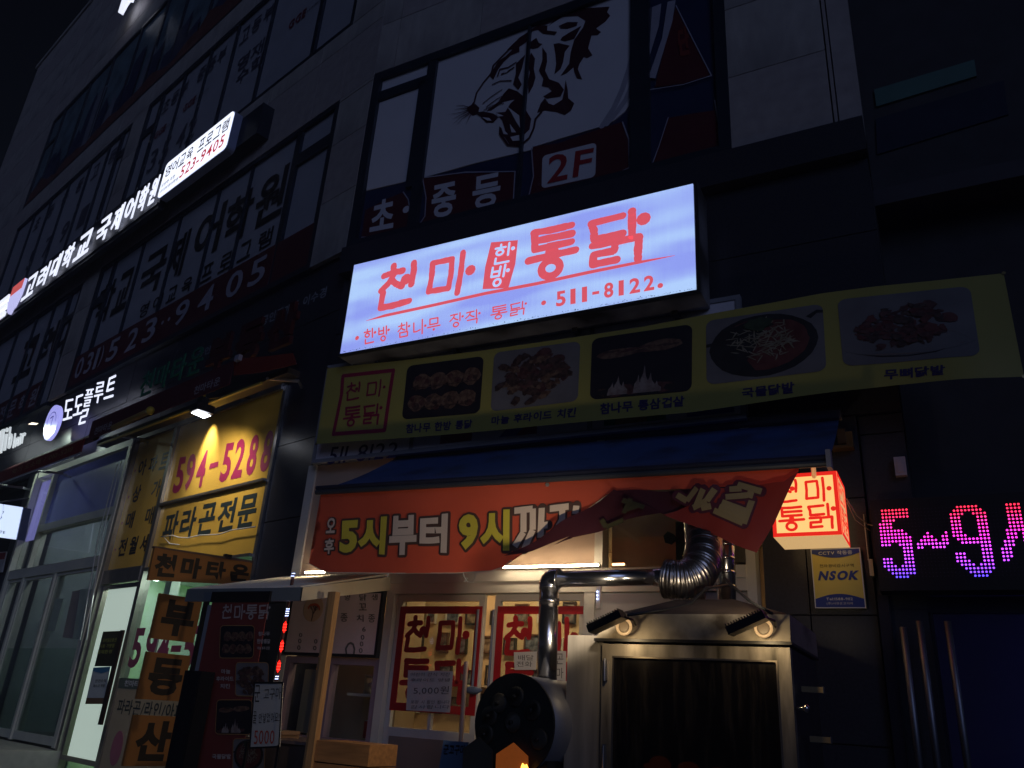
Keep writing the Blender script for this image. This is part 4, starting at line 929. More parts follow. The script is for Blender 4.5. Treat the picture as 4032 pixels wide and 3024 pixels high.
# ================================================================= CUBE LIGHTBOX
q = [C.p(o2(*p), .5) for p in ((2015, 465), (2060, 935), (1560, 950))]
cx0, cx1, cz0, cz1 = -.845, -.470, 2.648, 3.02
T = Thing('cube_lightbox', 'glowing cream cube lightbox with red border and lettering right of the orange banner', 'sign', C, (-.66, -.32, 2.65))
glow = M('cream_diffuser', (.6, .5, .3), .4, es=1.0, ecol=(1.0, .60, .19), noise=0); glow2 = M('cream_diffuser_bottom', (.6, .5, .3), .4, es=.60, ecol=(1.0, .62, .26), noise=0)
T.part('body', MB().box(cx0, cx1, -.50, -.14, cz0, cz1), glow2)
T.part('front_face', MB().poly(rect(cx0 + .001, cx1 - .001, cz0 + .001, cz1 - .001), .503, .002), glow)
redglow = M('glowing_red_border', (.5, .02, .01), .4, es=.85, ecol=(.90, .022, .014), noise=0)
mb = MB(); mb.frame(cx0, cx1, cz0, cz1, .022, .506, .002); T.part('red_border', mb, redglow)
W_, H_ = cx1 - cx0, cz1 - cz0; sq = lambda a, b, c_, d: rect(cx0 + W_ * a, cx0 + W_ * b, cz0 + H_ * c_, cz0 + H_ * d)
mb = MB().brush('천마통닭', [sq(.10, .46, .53, .90), sq(.51, .90, .54, .90), sq(.10, .48, .10, .47), sq(.52, .92, .11, .48)], .12, .5055, jit=.04); T.part('lettering', mb, redglow)
SR = Fr(C.w((cx1, 0, 0)), math.pi / 2)      # right side of the cube
mb = MB()
tmp = MB(); tmp.frame(-.50, -.14, cz0, cz1, .022, .003, .002); tmp.brush('천마통닭', [rect(-.50 + .36 * a, -.50 + .36 * b, cz0 + H_ * c_, cz0 + H_ * d) for a, b, c_, d in ((.10, .46, .53, .90), (.51, .90, .54, .90), (.10, .48, .10, .47), (.52, .92, .11, .48))], .12, .0025, jit=0)
mb.v = [(cx1 - y, x, z) for x, y, z in tmp.v]; mb.f = tmp.f; mb.m = tmp.m
T.part('side_lettering', mb, redglow)
T.part('mounting_arm', MB().box(-.72, -.62, -.14, .06, 2.80, 2.86), black)

# ================================================================= security plate
T = Thing('security_plate', 'yellow CCTV warning plate with blue arcs fixed below the cream cube lightbox', 'sign', C, (-.565, -.02, 2.31))
px0, px1, pz0, pz1 = -.712, -.425, 2.312, 2.672
T.part('plate', MB().box(px0, px1, -.012, .045, pz0, pz1), M('plate_yellow', (.62, .50, .12), .4, noise=.05)); T.part('rim', MB().frame(px0, px1, pz0, pz1, .006, .014, .002), whiteink)
mb = MB(); arc = lambda zb, zt, dz: [(px0 + .006, zb), (px1 - .006, zb)] + [(px1 - .006 - (px1 - px0 - .012) * i / 12, zt + dz * math.sin(math.pi * i / 12)) for i in range(13)]
pb_ = M('plate_blue', (.012, .035, .24), .4, noise=0); T.part('blue_arc', MB().poly(arc(pz1 - .006, pz1 - .03, -.028), .0145, .001), pb_); T.part('blue_arc', MB().poly(arc(pz0 + .006, pz0 + .055, .03), .0145, .001), pb_)
WW = px1 - px0; tq = lambda a, b, z0_, z1_: rect(px0 + WW * a, px0 + WW * b, z0_, z1_)
T.part('lettering', MB().text('NSOK', [(px0 + .045, 2.535), (px1 - .012, 2.535), (px1 - .03, 2.478), (px0 + .03, 2.478)], .0145, .05), MATS['plate_blue'])
T.part('lettering', MB().text('전자경비감시구역', tq(.16, .84, 2.556, 2.576), .0145, .0), blackink)
mb = MB().text('CCTV 작동중', tq(.16, .84, 2.632, 2.656), .0165, .02); mb.text('Tel:1588-9112', tq(.24, .76, 2.358, 2.374), .0165, .02); mb.text('(주)시큐온코리아', tq(.24, .76, 2.330, 2.348), .0165, .0); T.part('white_lettering', mb, whiteink)

# ================================================================= LED MATRIX SIGN
T = Thing('led_matrix_sign', 'black dot matrix display glowing pink to blue with opening hours at the right edge', 'sign', C, (.4, -.1, 2.40))
T.part('housing', MB().box(-.335, 1.3, -.095, .10, 2.40, 2.94), M('matrix_black', (.008, .008, .010), .5, noise=.1))
BM = [
"  XXXXXXXX             XXXXXX       XXXX   ",
"  XXXXXXXX            XXXXXXXX      XXXX   ",
"  XXXXXXXX           XXXX  XXXX     XXXX   ",
"  XXXX               XXX    XXX     XXXX   ",
" XXXX                XXX    XXX     XXXX   ",
" XXXX                XXX    XXX     XXXXX  ",
" XXXXXXX             XXX    XXX     XXXXX  ",
" XXXXXXXX     X    X XXX    XXX    XXXXXX  ",
" XXXXXXXXX   XXX  XX XXXX   XXX    XXX XXX ",
" XXXXXXXXX  XXXXX XX  XXXXXXXXX    XXX XXX ",
" XXX  XXXX XXXXXXXXX   XXXXXXXX   XXX  XXXX",
"       XXX XX  XXXX         XXX   XXX   XXX",
"       XXX                  XXX  XXX    XXX",
"       XXX           XXX    XXX  XXX     XX",
" XXX   XXX           XXX    XXX  XXX     XX",
" XXX   XXX           XXXX   XXX  XX        ",
" XXXX XXXX            XXXX XXXX            ",
"  XXXXXXXX             XXXXXXXX            ",
"   XXXXXXX              XXXXXX             ",
"    XXXX                 XXXX              "]
NR = len(BM); zt, zb = 2.872, 2.478; dz = (zt - zb) / (NR - 1); dx = .0190
cols_ = []; mats_ = []
for r_ in range(NR):
    t = r_ / (NR - 1); c_ = (1.0, .02, .06 + t * .5) if t < .15 else ((1.0, .03, .22 + (t - .15) * 1.6) if t < .5 else (max(.10, .85 - 1.5 * (t - .5)), .05, 1.0))
    mats_.append(M(f'diode_row_{r_}', (.1, .1, .1), .5, es=3.2, ecol=c_, noise=0))
offm = M('diode_off', (.04, .03, .05), .4, noise=0)
mb = MB(); mo = MB()
for r_, row in enumerate(BM):
    for c_ in range(int(1.6 / dx)):
        x = -.312 + c_ * dx; z = zt - r_ * dz
        on = c_ < len(row) and row[c_] == 'X'
        if x > 1.27: continue
        r0 = .0060 if on else .0035
        (mb if on else mo).add([(x, -.1005 if on else -.0975, z)] + [(x + r0 * math.cos(a), -.096, z + r0 * math.sin(a)) for a in [k * math.pi / 3 for k in range(6)]], [(0, 1 + k, 1 + (k + 1) % 6) for k in range(6)], r_ if on else 0)
T.part('lit_diodes', mb, mats_, stuff=True); T.part('dark_diodes', mo, offm, stuff=True)

# ================================================================= right hand entrance: dark glass doors with long steel handles
T = Thing('entrance_door', 'dark glass entrance doors with tall steel pull bars under the dot matrix display', 'door', C, (.4, .1, 0))
mb = MB(); mb.box(-.36, -.30, .0, .2, .12, 2.39); mb.box(-.095, -.085, .10, .14, .12, 2.32); mb.box(-.30, 1.4, .08, .16, 2.30, 2.39); T.part('frame', mb, M('door_frame_dark', (.03, .03, .05), .3, metal=.5))
T.part('pane', MB().box(-.295, -.10, .11, .12, .12, 2.30), darkglass); T.part('pane', MB().box(-.08, 1.3, .11, .12, .12, 2.30), darkglass)
for pts in ([(690, 900), (705, 870)], ):
    pass
bar = M('pull_bar_steel', (.26, .27, .31), .5, metal=1, noise=.1)
for x in (-.238, -.150, -.008): T.part('pull_bar', MB().tube([(x, -.06, 1.15), (x, -.06, 2.235 if x > -.2 else 2.20)], .019, 12), bar, True)
mb = MB()
for x in (-.238, -.150, -.008):
    for z in (1.4, 2.10): mb.tube([(x, -.06, z), (x, .11, z)], .007, 6)
T.part('bar_bracket', mb, bar)
T.part('lobby_back', MB().box(-1.0, 1.6, 1.6, 1.65, .1, 2.9), M('lobby_glow_blue', (.055, .035, .22), .6)); T.part('violet_fill', MB().box(-.30, -.27, 1.50, 1.53, 1.93, 1.955), M('violet_fill', (.3, .1, .5), .5, es=45, ecol=(.30, .05, 1.0), noise=0)); T.part('violet_fill', MB().box(.9, 1.2, .9, .93, 2.5, 2.53), M('violet_fill_tube', (.3, .1, .5), .5, es=3.5, ecol=(.25, .08, 1.0), noise=0))  # lobby blue stands for violet glow; tube and boosted indicator added as fill
single('junction_box', 'small pale junction box on the dark wall above the dot matrix display', 'box', C, MB().box(-.18, -.115, .03, .075, 3.12, 3.24).box(-.165, -.13, .025, .031, 3.14, 3.22), M('pale_plastic', (.34, .33, .42), .5))
single('door_sensor', 'small white sensor on a thin rail left of the dot matrix display', 'sensor', C, MB().box(-.385, -.362, -.02, .04, 2.50, 2.60).box(-.389, -.383, .0, .03, 2.60, 2.88), M('sensor_white', (.5, .48, .42), .5))
T = Thing('wall_outlet_box', 'brass coloured electrical box on the wall right of the blue awning end', 'box', C, (-.47, -.02, 3.31)); T.part('box', MB().box(-.53, -.40, -.03, .05, 3.31, 3.33).box(-.44, -.40, -.02, .05, 3.33, 3.42), M('brassy', (.28, .16, .06), .35, metal=.8)); T.part('cover', MB().box(-.49, -.44, -.03, .05, 3.34, 3.44), M('brassy_dark', (.10, .06, .03), .4, metal=.6))
mb = MB(); mb.tube([C.w((0, 0, 0)) * 0 + Vector(p) for p in ((-.455, -.2, 2.93), (-.42, -.05, 2.86), (-.37, .02, 2.82), (-.30, .02, 2.80))], .004, 5); mb.tube([(-.455, -.2, 2.91), (-.43, -.06, 2.83), (-.36, .02, 2.78)], .003, 5)
single('power_cable', 'pale power cable sagging between cube lightbox and dot matrix display', 'cable', C, mb, M('cable_beige', (.4, .33, .24), .6, noise=0))

# ================================================================= ROTISSERIE GRILL
GO = 1.5
T = Thing('rotisserie_grill', 'tall steel charcoal rotisserie cabinet with a sooty glass door and peaked hood', 'grill', C, (-1.08, -1.1, .1))
gx0, gx1, gzt = -1.505, -.63, 1.945
mb = MB(); mb.box(gx0, gx1, -GO + .05, -.75, .12, gzt); T.part('cabinet', mb, iron)
# opening look: dark recess behind the door
mb = MB(); mb.frame(gx0, gx1, .55, gzt, .055, GO, .05); T.part('door_frame', mb, M('worn_steel_frame', (.26, .235, .20), .45, metal=.4, noise=.5, scale=6, stretch=(4, 4, .7), dirt=(.045, .04, .03), dscale=3))
mb = MB(); mb.frame(gx0 + .055, gx1 - .055, .605, gzt - .055, .008, GO + .004, .03); T.part('door_bead', mb, M('bead_steel', (.60, .52, .42), .25, metal=1))
sm = bpy.data.materials.new('sooty_glass'); sm.use_nodes = True; n = sm.node_tree; p = n.nodes['Principled BSDF']
tc = n.nodes.new('ShaderNodeTexCoord'); mp = n.nodes.new('ShaderNodeMapping'); mp.inputs['Scale'].default_value = (22, 1, 2.2); no = n.nodes.new('ShaderNodeTexNoise'); no.inputs['Scale'].default_value = 1.4; no.inputs['Roughness'].default_value = .7; no.inputs['Detail'].default_value = 8
n.links.new(tc.outputs['Object'], mp.inputs[0]); n.links.new(mp.outputs[0], no.inputs['Vector']); cr = n.nodes.new('ShaderNodeValToRGB'); cr.color_ramp.elements[0].position = .48; cr.color_ramp.elements[1].position = .85
cr.color_ramp.elements[0].color = (.004, .0035, .0035, 1); cr.color_ramp.elements[1].color = (.045, .040, .034, 1); n.links.new(no.outputs[0], cr.inputs[0]); n.links.new(cr.outputs[0], p.inputs['Base Color']); p.inputs['Roughness'].default_value = .22
tr = n.nodes.new('ShaderNodeBsdfTransparent'); tr.inputs[0].default_value = (.75, .5, .35, 1); ms = n.nodes.new('ShaderNodeMixShader'); ms.inputs[0].default_value = .30; n.links.new(p.outputs[0], ms.inputs[1]); n.links.new(tr.outputs[0], ms.inputs[2]); n.links.new(ms.outputs[0], n.nodes['Material Output'].inputs[0])
T.part('door_glass', MB().box(gx0 + .06, gx1 - .06, -GO + .012, -GO + .018, .61, gzt - .06), sm)
mb = MB()
for z in (1.78, 1.40): mb.box(gx0 + .012, gx0 + .032, -GO - .014, -GO, z, z + .09); mb.tube([(gx0 + .022, -GO - .016, z - .005), (gx0 + .022, -GO - .016, z + .095)], .006, 8)
mb.box(gx0 + .014, gx0 + .030, -GO - .012, -GO, 1.47, 1.50); T.part('hinge', mb, steel)
mb = MB(); mb.tube([(gx1 + .003, -GO + .02, 1.70), (gx1 + .05, -GO - .01, 1.70)], .008, 8); mb.sphere((gx1 + .052, -GO - .012, 1.70), .014, .014, .018); T.part('latch_knob', mb, galv, True)
# hood
mb = MB(); mb.box(gx0 - .035, gx1 + .012, -GO - .02, -.72, 1.955, 1.968); T.part('hood_rim', mb, black)
hx0, hx1 = gx0 - .03, gx1 + .008
v = [(hx0, -GO - .015, 1.969), (hx1, -GO - .015, 1.969), (hx1, -.72, 1.969), (hx0, -.72, 1.969), (hx0 + .09, -GO + .0, 2.085), (hx1 - .0, -GO + .0, 2.085), (hx1 - .0, -.74, 2.085), (hx0 + .09, -.74, 2.085), (-1.22, -1.20, 2.195), (-.93, -1.20, 2.195), (-.93, -.95, 2.195), (-1.22, -.95, 2.195)]
f = [(0, 1, 5, 4), (1, 2, 6, 5), (2, 3, 7, 6), (3, 0, 4, 7), (8, 9, 10, 11), (3, 2, 1, 0)]
T.part('hood_skirt', MB().add(v, f), M('hood_steel', (.30, .27, .22), .5, metal=.35, noise=.4, scale=5, dirt=(.07, .055, .04), dscale=4))
T.part('hood_cone', MB().add(v, [(4, 5, 9, 8), (5, 6, 10, 9), (6, 7, 11, 10), (7, 4, 8, 11)]), M('rusty_cone', (.09, .065, .05), .7, metal=.2, noise=.4, scale=7, dirt=(.05, .03, .02)))
# chickens turning inside the cabinet are things of their own (see below); firebox glow
T.part('left_cabinet', MB().box(-1.70, gx0 - .004, -GO + .03, -.75, .12, 1.985), M('streaked_steel', (.28, .265, .245), .42, metal=.35, noise=.3, scale=3, stretch=(6, 6, .5), dirt=(.14, .125, .11), dscale=1.6))
# hollow the cabinet visually: bright embers behind sooty glass
T = Thing('ember_bed', 'glowing charcoal bed low inside the rotisserie cabinet', 'embers', C, (-1.07, -GO + .03, 1.2))
random.seed(21); mb = MB()
for i in range(30): mb.sphere((gx0 + .1 + random.random() * .68, -GO + .032, 1.20 + random.uniform(0, .10)), .035, .010, .02, 8, 5, jit=.2)
T.part('charcoal', mb, M('ember', (.05, .02, .01), .8, es=.5, ecol=(1, .20, .03), noise=0), True)
for i, x in enumerate((-1.23, -1.10, -.97, -.84)):
    T = Thing('roast_chicken', ('leftmost', 'second', 'third', 'rightmost')[i] + ' of the four roasting chickens at the bottom of the sooty grill door', 'chicken', C, (x, -GO + .034, 1.36), group='chickens roasting in the grill')
    mt = M('roast_skin_glow', (.20, .06, .02), .45, noise=.3, scale=20, es=.10, ecol=(.9, .30, .08))  # skin emission stands in for ember light on the chickens
    T.part('body', MB().sphere((x, -GO + .033, 1.435 - i * .012), .052, .012, .034, 14, 8, jit=.04), mt, True); T.part('leg', MB().sphere((x - .055, -GO + .033, 1.425 - i * .012), .024, .008, .012, 8, 5), mt, True)
for z, xa, xb, lab in ((1.785, -.62, -.53, 'upper steel tray handle jutting from the right of the grill'), (1.583, -.60, -.515, 'lower steel tray handle jutting from the right of the grill')):
    T = Thing('spit_handle', lab, 'handle', C, ((xa + xb) / 2, -1.3, z), group='handles on the right side of the grill')
    T.part('grip', MB().box(xa, xb, -1.33, -1.30, z - .012, z + .012), M('brass_grip', (.55, .42, .24), .35, metal=.8)); T.part('end_plate', MB().box(xb, xb + .003, -1.335, -1.295, z - .014, z + .014), steel)
# clamp floodlights
warm = (1.0, .72, .38)
for k, (x, lab) in enumerate(((-1.39, 'black finned clamp floodlight lit at the left corner of the grill hood'), (-.745, 'black finned clamp floodlight lit at the right corner of the grill hood'))):
    T = Thing('clamp_floodlight', lab, 'floodlight', C, (x, -1.66, 2.0), group='floodlights on the grill hood')
    mb = MB(); a0, b0 = Vector((x - .105, -1.66, 1.985)), Vector((x + .055, -1.66, 2.055)); d = (b0 - a0); nn = Vector((-d.z, 0, d.x)).normalized()
    lo, hi = a0, b0
    v = [tuple(p_ + Vector((0, yy, 0)) + nn * s_) for yy in (-.05, .04) for p_, s_ in ((a0, -.012), (b0, -.012), (b0, .022), (a0, .022))]
    mb.add(v, [(0, 1, 2, 3), (7, 6, 5, 4), (0, 4, 5, 1), (1, 5, 6, 2), (2, 6, 7, 3), (3, 7, 4, 0)])
    T.part('housing', mb, black)
    fins = MB()
    for i in range(14):
        p_ = a0 + d * (i + .5) / 14 + nn * .022; fins.add([tuple(p_ + Vector((0, yy, 0)) + d.normalized() * s_ + nn * h_) for yy in (-.045, .035) for s_, h_ in ((-.002, 0), (.002, 0), (.002, .012), (-.002, .012))], [(0, 1, 2, 3), (7, 6, 5, 4), (0, 4, 5, 1), (1, 5, 6, 2), (2, 6, 7, 3), (3, 7, 4, 0)])
    T.part('cooling_fin', fins, black, stuff=True)
    T.part('ring_reflection', MB().tube([(x + .02 + .034 * math.cos(t), -1.565, 2.018 + .034 * math.sin(t)) for t in [math.pi * 2 * i / 20 for i in range(21)]], .007, 8), M('ring_reflection_glow', (.05, .04, .03), .4, es=.62, ecol=(1, .58, .24), noise=0), True)  # glowing ring stands in for the lamp's reflection in the hood
    T.part('lens', MB().cyl((x + .02, -1.562, 2.018), (0, -1, 0), .024, .006, 18), M('lamp_lens', (.05, .04, .03), .4, es=.12, ecol=(1, .56, .22), noise=0))
    T.part('arm', MB().tube([(x + .055, -1.66, 2.05), (x + .075, -1.6, 2.045), (x + .065, -1.53, 2.03)], .006, 6), black)
    spot('flood_beam', C, (x + .01, -1.69, 1.975), (x + .02, -1.47, 1.86), 1.7, warm, 150, .7, .02); spot('flood_fill', C, (x + .02, -1.71, 2.12), (x - (.5 if k else 1.5), -.9, 2.75 if k else 2.35), 7 if k else 34, (1.0, .80, .55), 118, .9, .03)  # second spot is an added fill, aimed out at banner and shopfront
mb = MB()
mb.tube([(-1.32, -1.65, 2.06), (-1.2, -1.4, 2.12), (-1.12, -1.3, 2.16), (-1.07, -1.2, 2.25), (-1.0, -1.0, 2.30)], .007, 6); mb.tube([(-.67, -1.65, 2.07), (-.80, -1.45, 2.15), (-.93, -1.3, 2.26), (-1.0, -1.1, 2.32)], .007, 6)
single('lamp_cable', 'black cables running up over the grill hood to the two floodlights', 'cable', C, mb, wire, True)

# ================================================================= ducts
T = Thing('exhaust_duct', 'vertical galvanised duct with clamp joints rising behind the flexible duct', 'duct', C, (-1.10, -.62, 2.2))
T.part('pipe', MB().tube([(-1.105, -.62, 2.15), (-1.09, -.62, 2.95)], .052, 20), galv, True)
mb = MB()
for z in (2.34, 2.42, 2.50, 2.58): mb.tube([(-1.105 + .01 * (z - 2.2), -.62, z), (-1.105 + .01 * (z - 2.2), -.62, z + .018)], .058, 20)
T.part('clamp', mb, galv, True); T.part('collar', MB().tube([(-1.17, -1.05, 2.22), (-1.165, -1.0, 2.30), (-1.16, -.95, 2.36)], .055, 18), galv, True)
T = Thing('flexible_duct', 'ribbed aluminium flexible duct bending up from the stove pipe behind the banner flap', 'duct', C, (-1.2, -1.0, 2.2))
path = []
for p_, off in (((475, 560), 1.1), ((530, 565), 1.1), ((600, 560), 1.08), ((660, 520), 1.03), ((690, 450), .95), ((697, 370), .85), ((690, 290), .75), ((680, 200), .70), ((670, 110), .68)):
    a = C.p(H(*p_), off); path.append(Vector((a[0], -off, a[1])))
def spline(pts, n):
    out = []
    for i in range(len(pts) - 1):
        p0, p1, p2, p3 = pts[max(i - 1, 0)], pts[i], pts[i + 1], pts[min(i + 2, len(pts) - 1)]
        for k in range(n): t = k / n; out.append(.5 * ((2 * p1) + (-p0 + p2) * t + (2 * p0 - 5 * p1 + 4 * p2 - p3) * t * t + (-p0 + 3 * p1 - 3 * p2 + p3) * t ** 3))
    return out + [pts[-1]]
sp_ = spline(path, 16); T.part('ribbed_hose', MB().tube(sp_, [.098 + .007 * math.sin(i * 1.9) for i in range(len(sp_))], 28), M('foil_duct', (.40, .38, .37), .32, metal=1, noise=.2, scale=20, bump=.35), True)
a = C.p(H(400, 550), 1.15); b = C.p(H(500, 560), 1.1)
T.part('reducer', MB().tube([(a[0], -1.15, a[1]), (a[0] + .035, -1.14, a[1]), (b[0], -1.1, b[1]), (b[0] + .05, -1.1, b[1])], [.045, .05, .094, .10], 24), M('crumpled_foil', (.62, .60, .58), .22, metal=1, noise=.2, scale=14, bump=1.0), True)
T = Thing('stove_pipe', 'shiny stove pipe rising from the sweet potato roaster and turning right to the duct', 'pipe', C, (-1.88, -1.3, 1.75))
PB = 1.3; xv = -1.885; zh = C.p(G(1200, 318), PB)[1]
T.part('vertical_pipe', MB().tube([(xv + .0, -PB, 1.68), (xv - .012, -PB, zh - .05)], .052, 24), galv, True)
el = [Vector((xv - .012, -PB, zh - .05)), Vector((xv - .012, -PB, zh - .03)), Vector((xv - .003, -PB, zh - .010)), Vector((xv + .02, -PB, zh)), Vector((xv + .045, -PB, zh))]
T.part('elbow', MB().tube(spline(el, 5), [.054 + (.003 if i % 2 else 0) for i in range(21)], 22), galv, True)
T.part('horizontal_pipe', MB().tube([(xv + .04, -PB, zh), (a[0] + .01, -1.15, a[1])], .043, 24), galv, True)
mb = MB()
for z in (2.16, 1.76): T.part('foil_wrap', MB().tube([(xv - .008, -PB, z), (xv - .008, -PB, z + .03)], .056, 22), M('crumpled_foil', (.6, .6, .6)), True)

# ================================================================= sweet potato roaster
T = Thing('sweet_potato_roaster', 'black round drum roaster with porthole lids standing left of the grill', 'roaster', C, (-1.92, -1.6, .1))
RC = C.p(G(575, 1345), 1.62); rcx, rcz, rr_ = RC[0], RC[1] + .0, .222
dirv = Vector((.12, 1, 0)).normalized(); cN = Vector((rcx, -1.62, rcz))
T.part('drum', MB().tube([cN + dirv * .012, cN + dirv * .50], rr_, 48), M('drum_steel', (.22, .23, .26), .45, metal=.5, noise=.12, scale=4), True)
T.part('front_plate', MB().tube([cN, cN + dirv * .013], rr_ + .006, 48), M('drum_black', (.018, .020, .018), .5, noise=.3, scale=8, bump=.2), False)
sx = Vector((dirv.y, -dirv.x, 0))
lids = [(600, 1155), (725, 1250), (575, 1335), (775, 1455), (370, 1420), (470, 1200), (400, 1290)]
for gx, gy in lids:
    P_ = C.p(G(gx, gy), 1.62); lx, lz = P_[0] - rcx, P_[1] - rcz; cc = cN + sx * lx * 1.0 + Z * lz - dirv * .001
    lo_ = T.part('porthole_lid', MB().tube([cc, cc - dirv * .006, cc - dirv * .012, cc - dirv * .012], [.047, .047, .040, .036], 20), M('lid_iron', (.035, .033, .026), .6, metal=.1, noise=.3, scale=12), True)
    T.part('lid_knob', MB().tube([cc - dirv * .012, cc - dirv * .026], .009, 10), iron, True, parent=lo_)
P_ = C.p(G(570, 1560), 1.66); cc = Vector((P_[0], -1.66, P_[1]))
hexp = [(455, 1560), (575, 1480), (675, 1575), (680, 1700), (450, 1700)]
T.part('fire_door', MB().poly(C.ps(G, hexp, 1.665), 1.665, .01), M('fire_door_rust', (.22, .07, .03), .7, noise=.4, dirt=(.05, .025, .015), dscale=9, es=.13, ecol=(.95, .22, .03)))
T.part('fire_door', MB().poly(C.ps(G, [(222, 1520), (330, 1440), (425, 1530), (425, 1700), (215, 1700)], 1.665), 1.665, .01), M('fire_door_dark', (.05, .045, .035), .6, noise=.3))
T.part('flame', MB().poly(C.ps(G, [(630, 1650), (640, 1625), (655, 1640), (668, 1632), (680, 1660), (680, 1700), (630, 1700)], 1.672), 1.672, .006), M('flame', (1, .5, .1), .5, es=4, ecol=(1, .42, .06), noise=0))
mb = MB()
for lx in (-.16, .16): mb.box(rcx + lx - .02, rcx + lx + .02, -1.60, -1.2, .1, rcz - .15)
T.part('leg', mb, black)
# broom and small blue sign beside it
a = C.p(B(1490, 905), .5); b = C.p(B(1460, 1480), .5)
T = Thing('broom', 'pale wooden broom handle leaning on the glass door beside the roaster', 'broom', C, (b[0], -.5, .1)); T.part('handle', MB().tube([(a[0], -.48, a[1]), (b[0], -.5, b[1]), (b[0] + .03, -.52, .4)], .015, 10), M('pale_handle', (.55, .38, .28), .5, noise=.1), True); T.part('brush_head', MB().box(b[0] - .12, b[0] + .18, -.56, -.48, .14, .4), black)
T = Thing('small_price_sign', 'small blue handwritten sweet potato sign left of the drum roaster', 'sign', C, (-2.5, -1.2, 1.1)); q = C.ps(B, [(1340, 1462), (1515, 1478), (1480, 1680), (1305, 1680)], 1.2)
T.part('board', MB().poly(q, 1.2, .01), M('blue_card', (.10, .17, .30), .6)); T.part('lettering', MB().text('군고구마', C.ps(B, [(1345, 1490), (1500, 1495), (1490, 1570), (1335, 1565)], 1.203), 1.203, .03), blackink)
T.part('stake', MB().box(-2.49, -2.47, -1.195, -1.185, .12, 1.4), black)
# rag tied between doors
single('blue_cloth', 'blue grey cloth tied round the door handles left of the roaster', 'cloth', C, MB().sphere(((C.p(G(300, 1110), .06))[0], -.07, C.p(G(300, 1110), .06)[1]), .07, .03, .025, 12, 8, jit=.15), M('cloth_blue', (.10, .13, .20), .8), True)

# ================================================================= small corrugated canopy with timber post
T = Thing('small_canopy', 'small ribbed metal canopy with dark fascia over the side stall', 'canopy', C, (-4.3, -.5, 2.2))
f0, f1 = (-5.02, 1.0), (-3.89, 1.0); zf0, zf1, zb_ = 2.225, 2.315, 2.56
zl = .0
roof = MB(); n = 22
for i in range(n):
    xa = -5.02 + (1.13) * i / n; xb = xa + 1.13 / n
    roof.add([(xa, -1.0, zf1 - .004), (xb, -1.0, zf1 - .004), (xb, 0, zb_), (xa, 0, zb_)], [(0, 1, 2, 3)]); roof.box(xa, xa + .012, -1.0, -.99, zf1 - .003, zf1 + .004)
    roof.add([(xa, -1.0, zf1), (xa + .014, -1.0, zf1), (xa + .014, 0, zb_ + .012), (xa, 0, zb_ + .012), (xa + .007, -1.0, zf1 + .012), (xa + .007, 0, zb_ + .024)], [(0, 4, 5, 3), (4, 1, 2, 5)])
T.part('ribbed_roof', roof, M('ribbed_sheet', (.85, .82, .68), .5, noise=.1))
T.part('front_fascia', MB().box(-5.02, -3.892, -1.02, -1.0, zf0, zf1), M('fascia_grey', (.16, .19, .21), .5, noise=.1))
v = [(-3.89, -1.02, zf0), (-3.89, -1.02, zf1), (-3.89, -.0, zb_ + .0), (-3.89, -.0, zb_ - .105)]
v += [(x - .012, y, z) for x, y, z in v]
T.part('side_fascia', MB().add(v, [(0, 3, 2, 1), (4, 5, 6, 7), (0, 1, 5, 4), (1, 2, 6, 5), (2, 3, 7, 6), (3, 0, 4, 7)]), M('fascia_cream', (.62, .56, .42), .55, noise=.06))
a = C.p(B(565, 470), .9); b = C.p(B(568, 1480), .9)
T.part('timber_post', MB().box(-3.735 + .0, -3.685, -.92, -.87, .12, 2.30).box(-3.76, -3.7355, -.91, -.88, .12, 2.30), wood)
# wooden crate and cluttered counter
a = C.ps(B, [(430, 1490), (825, 1490), (820, 1659), (415, 1659)], .9)
T = Thing('wooden_box', 'plain wooden plank box at the foot of the timber post', 'box', C, (-3.47, -.75, 1.0))
for k, z in enumerate((1.25, 1.12, .99)): T.part('plank', MB().box(-3.68, -3.26, -.90, -.60, z, z + .122), woodbox)
T = Thing('serving_counter', 'cluttered dark counter under the serving window with boxes on top', 'counter', C, (-4.2, -.5, .1)); T.part('body', MB().box(-4.55, -3.70, -.85, -.2, .12, 1.33), M('counter_dark', (.08, .06, .05), .6, noise=.3, scale=4)); T.part('top', MB().box(-4.57, -3.69, -.87, -.18, 1.332, 1.35), M('counter_top', (.20, .15, .14), .4))
single('book_stack', 'thin stack of tan trays lying on the cluttered counter', 'trays', C, MB().box(-4.38, -4.18, -.75, -.5, 1.352, 1.372).box(-4.36, -4.16, -.74, -.52, 1.374, 1.398), M('tray_tan', (.30, .18, .10), .6))

# ================================================================= brown menu standing banner
T = Thing('standing_menu_banner', 'tall dark red standing banner with food photos under the small canopy', 'banner', C, (-4.4, -1.0, .1))
XB = 1.03; tl, tr_ = C.p(o5(680, 430), XB), C.p(o5(1108, 430), XB); bx0, bx1 = -4.72, -4.175
T.part('sheet', MB().box(bx0, bx1, -XB, -XB + .006, .4, 2.215), M('maroon_banner', (.17, .035, .030), .55, noise=.1)); T.part('top_rail', MB().box(bx0 - .01, bx1 + .01, -XB - .01, -XB + .02, 2.216, 2.29), black)
T.part('side_curtain', MB().box(bx0 - .06, bx0 - .005, -XB + .02, -XB + .10, .3, 2.2), M('grey_side', (.30, .31, .33), .6))
mb = MB().brush('천마통닭', chars_q(C.ps(o5, [(715, 440), (1080, 440), (1065, 545), (712, 545)], XB), 4, .1), .11, XB + .004, jit=0); T.part('lettering', mb, M('dull_white_ink', (.40, .36, .36), .6, noise=0))
mb = MB()
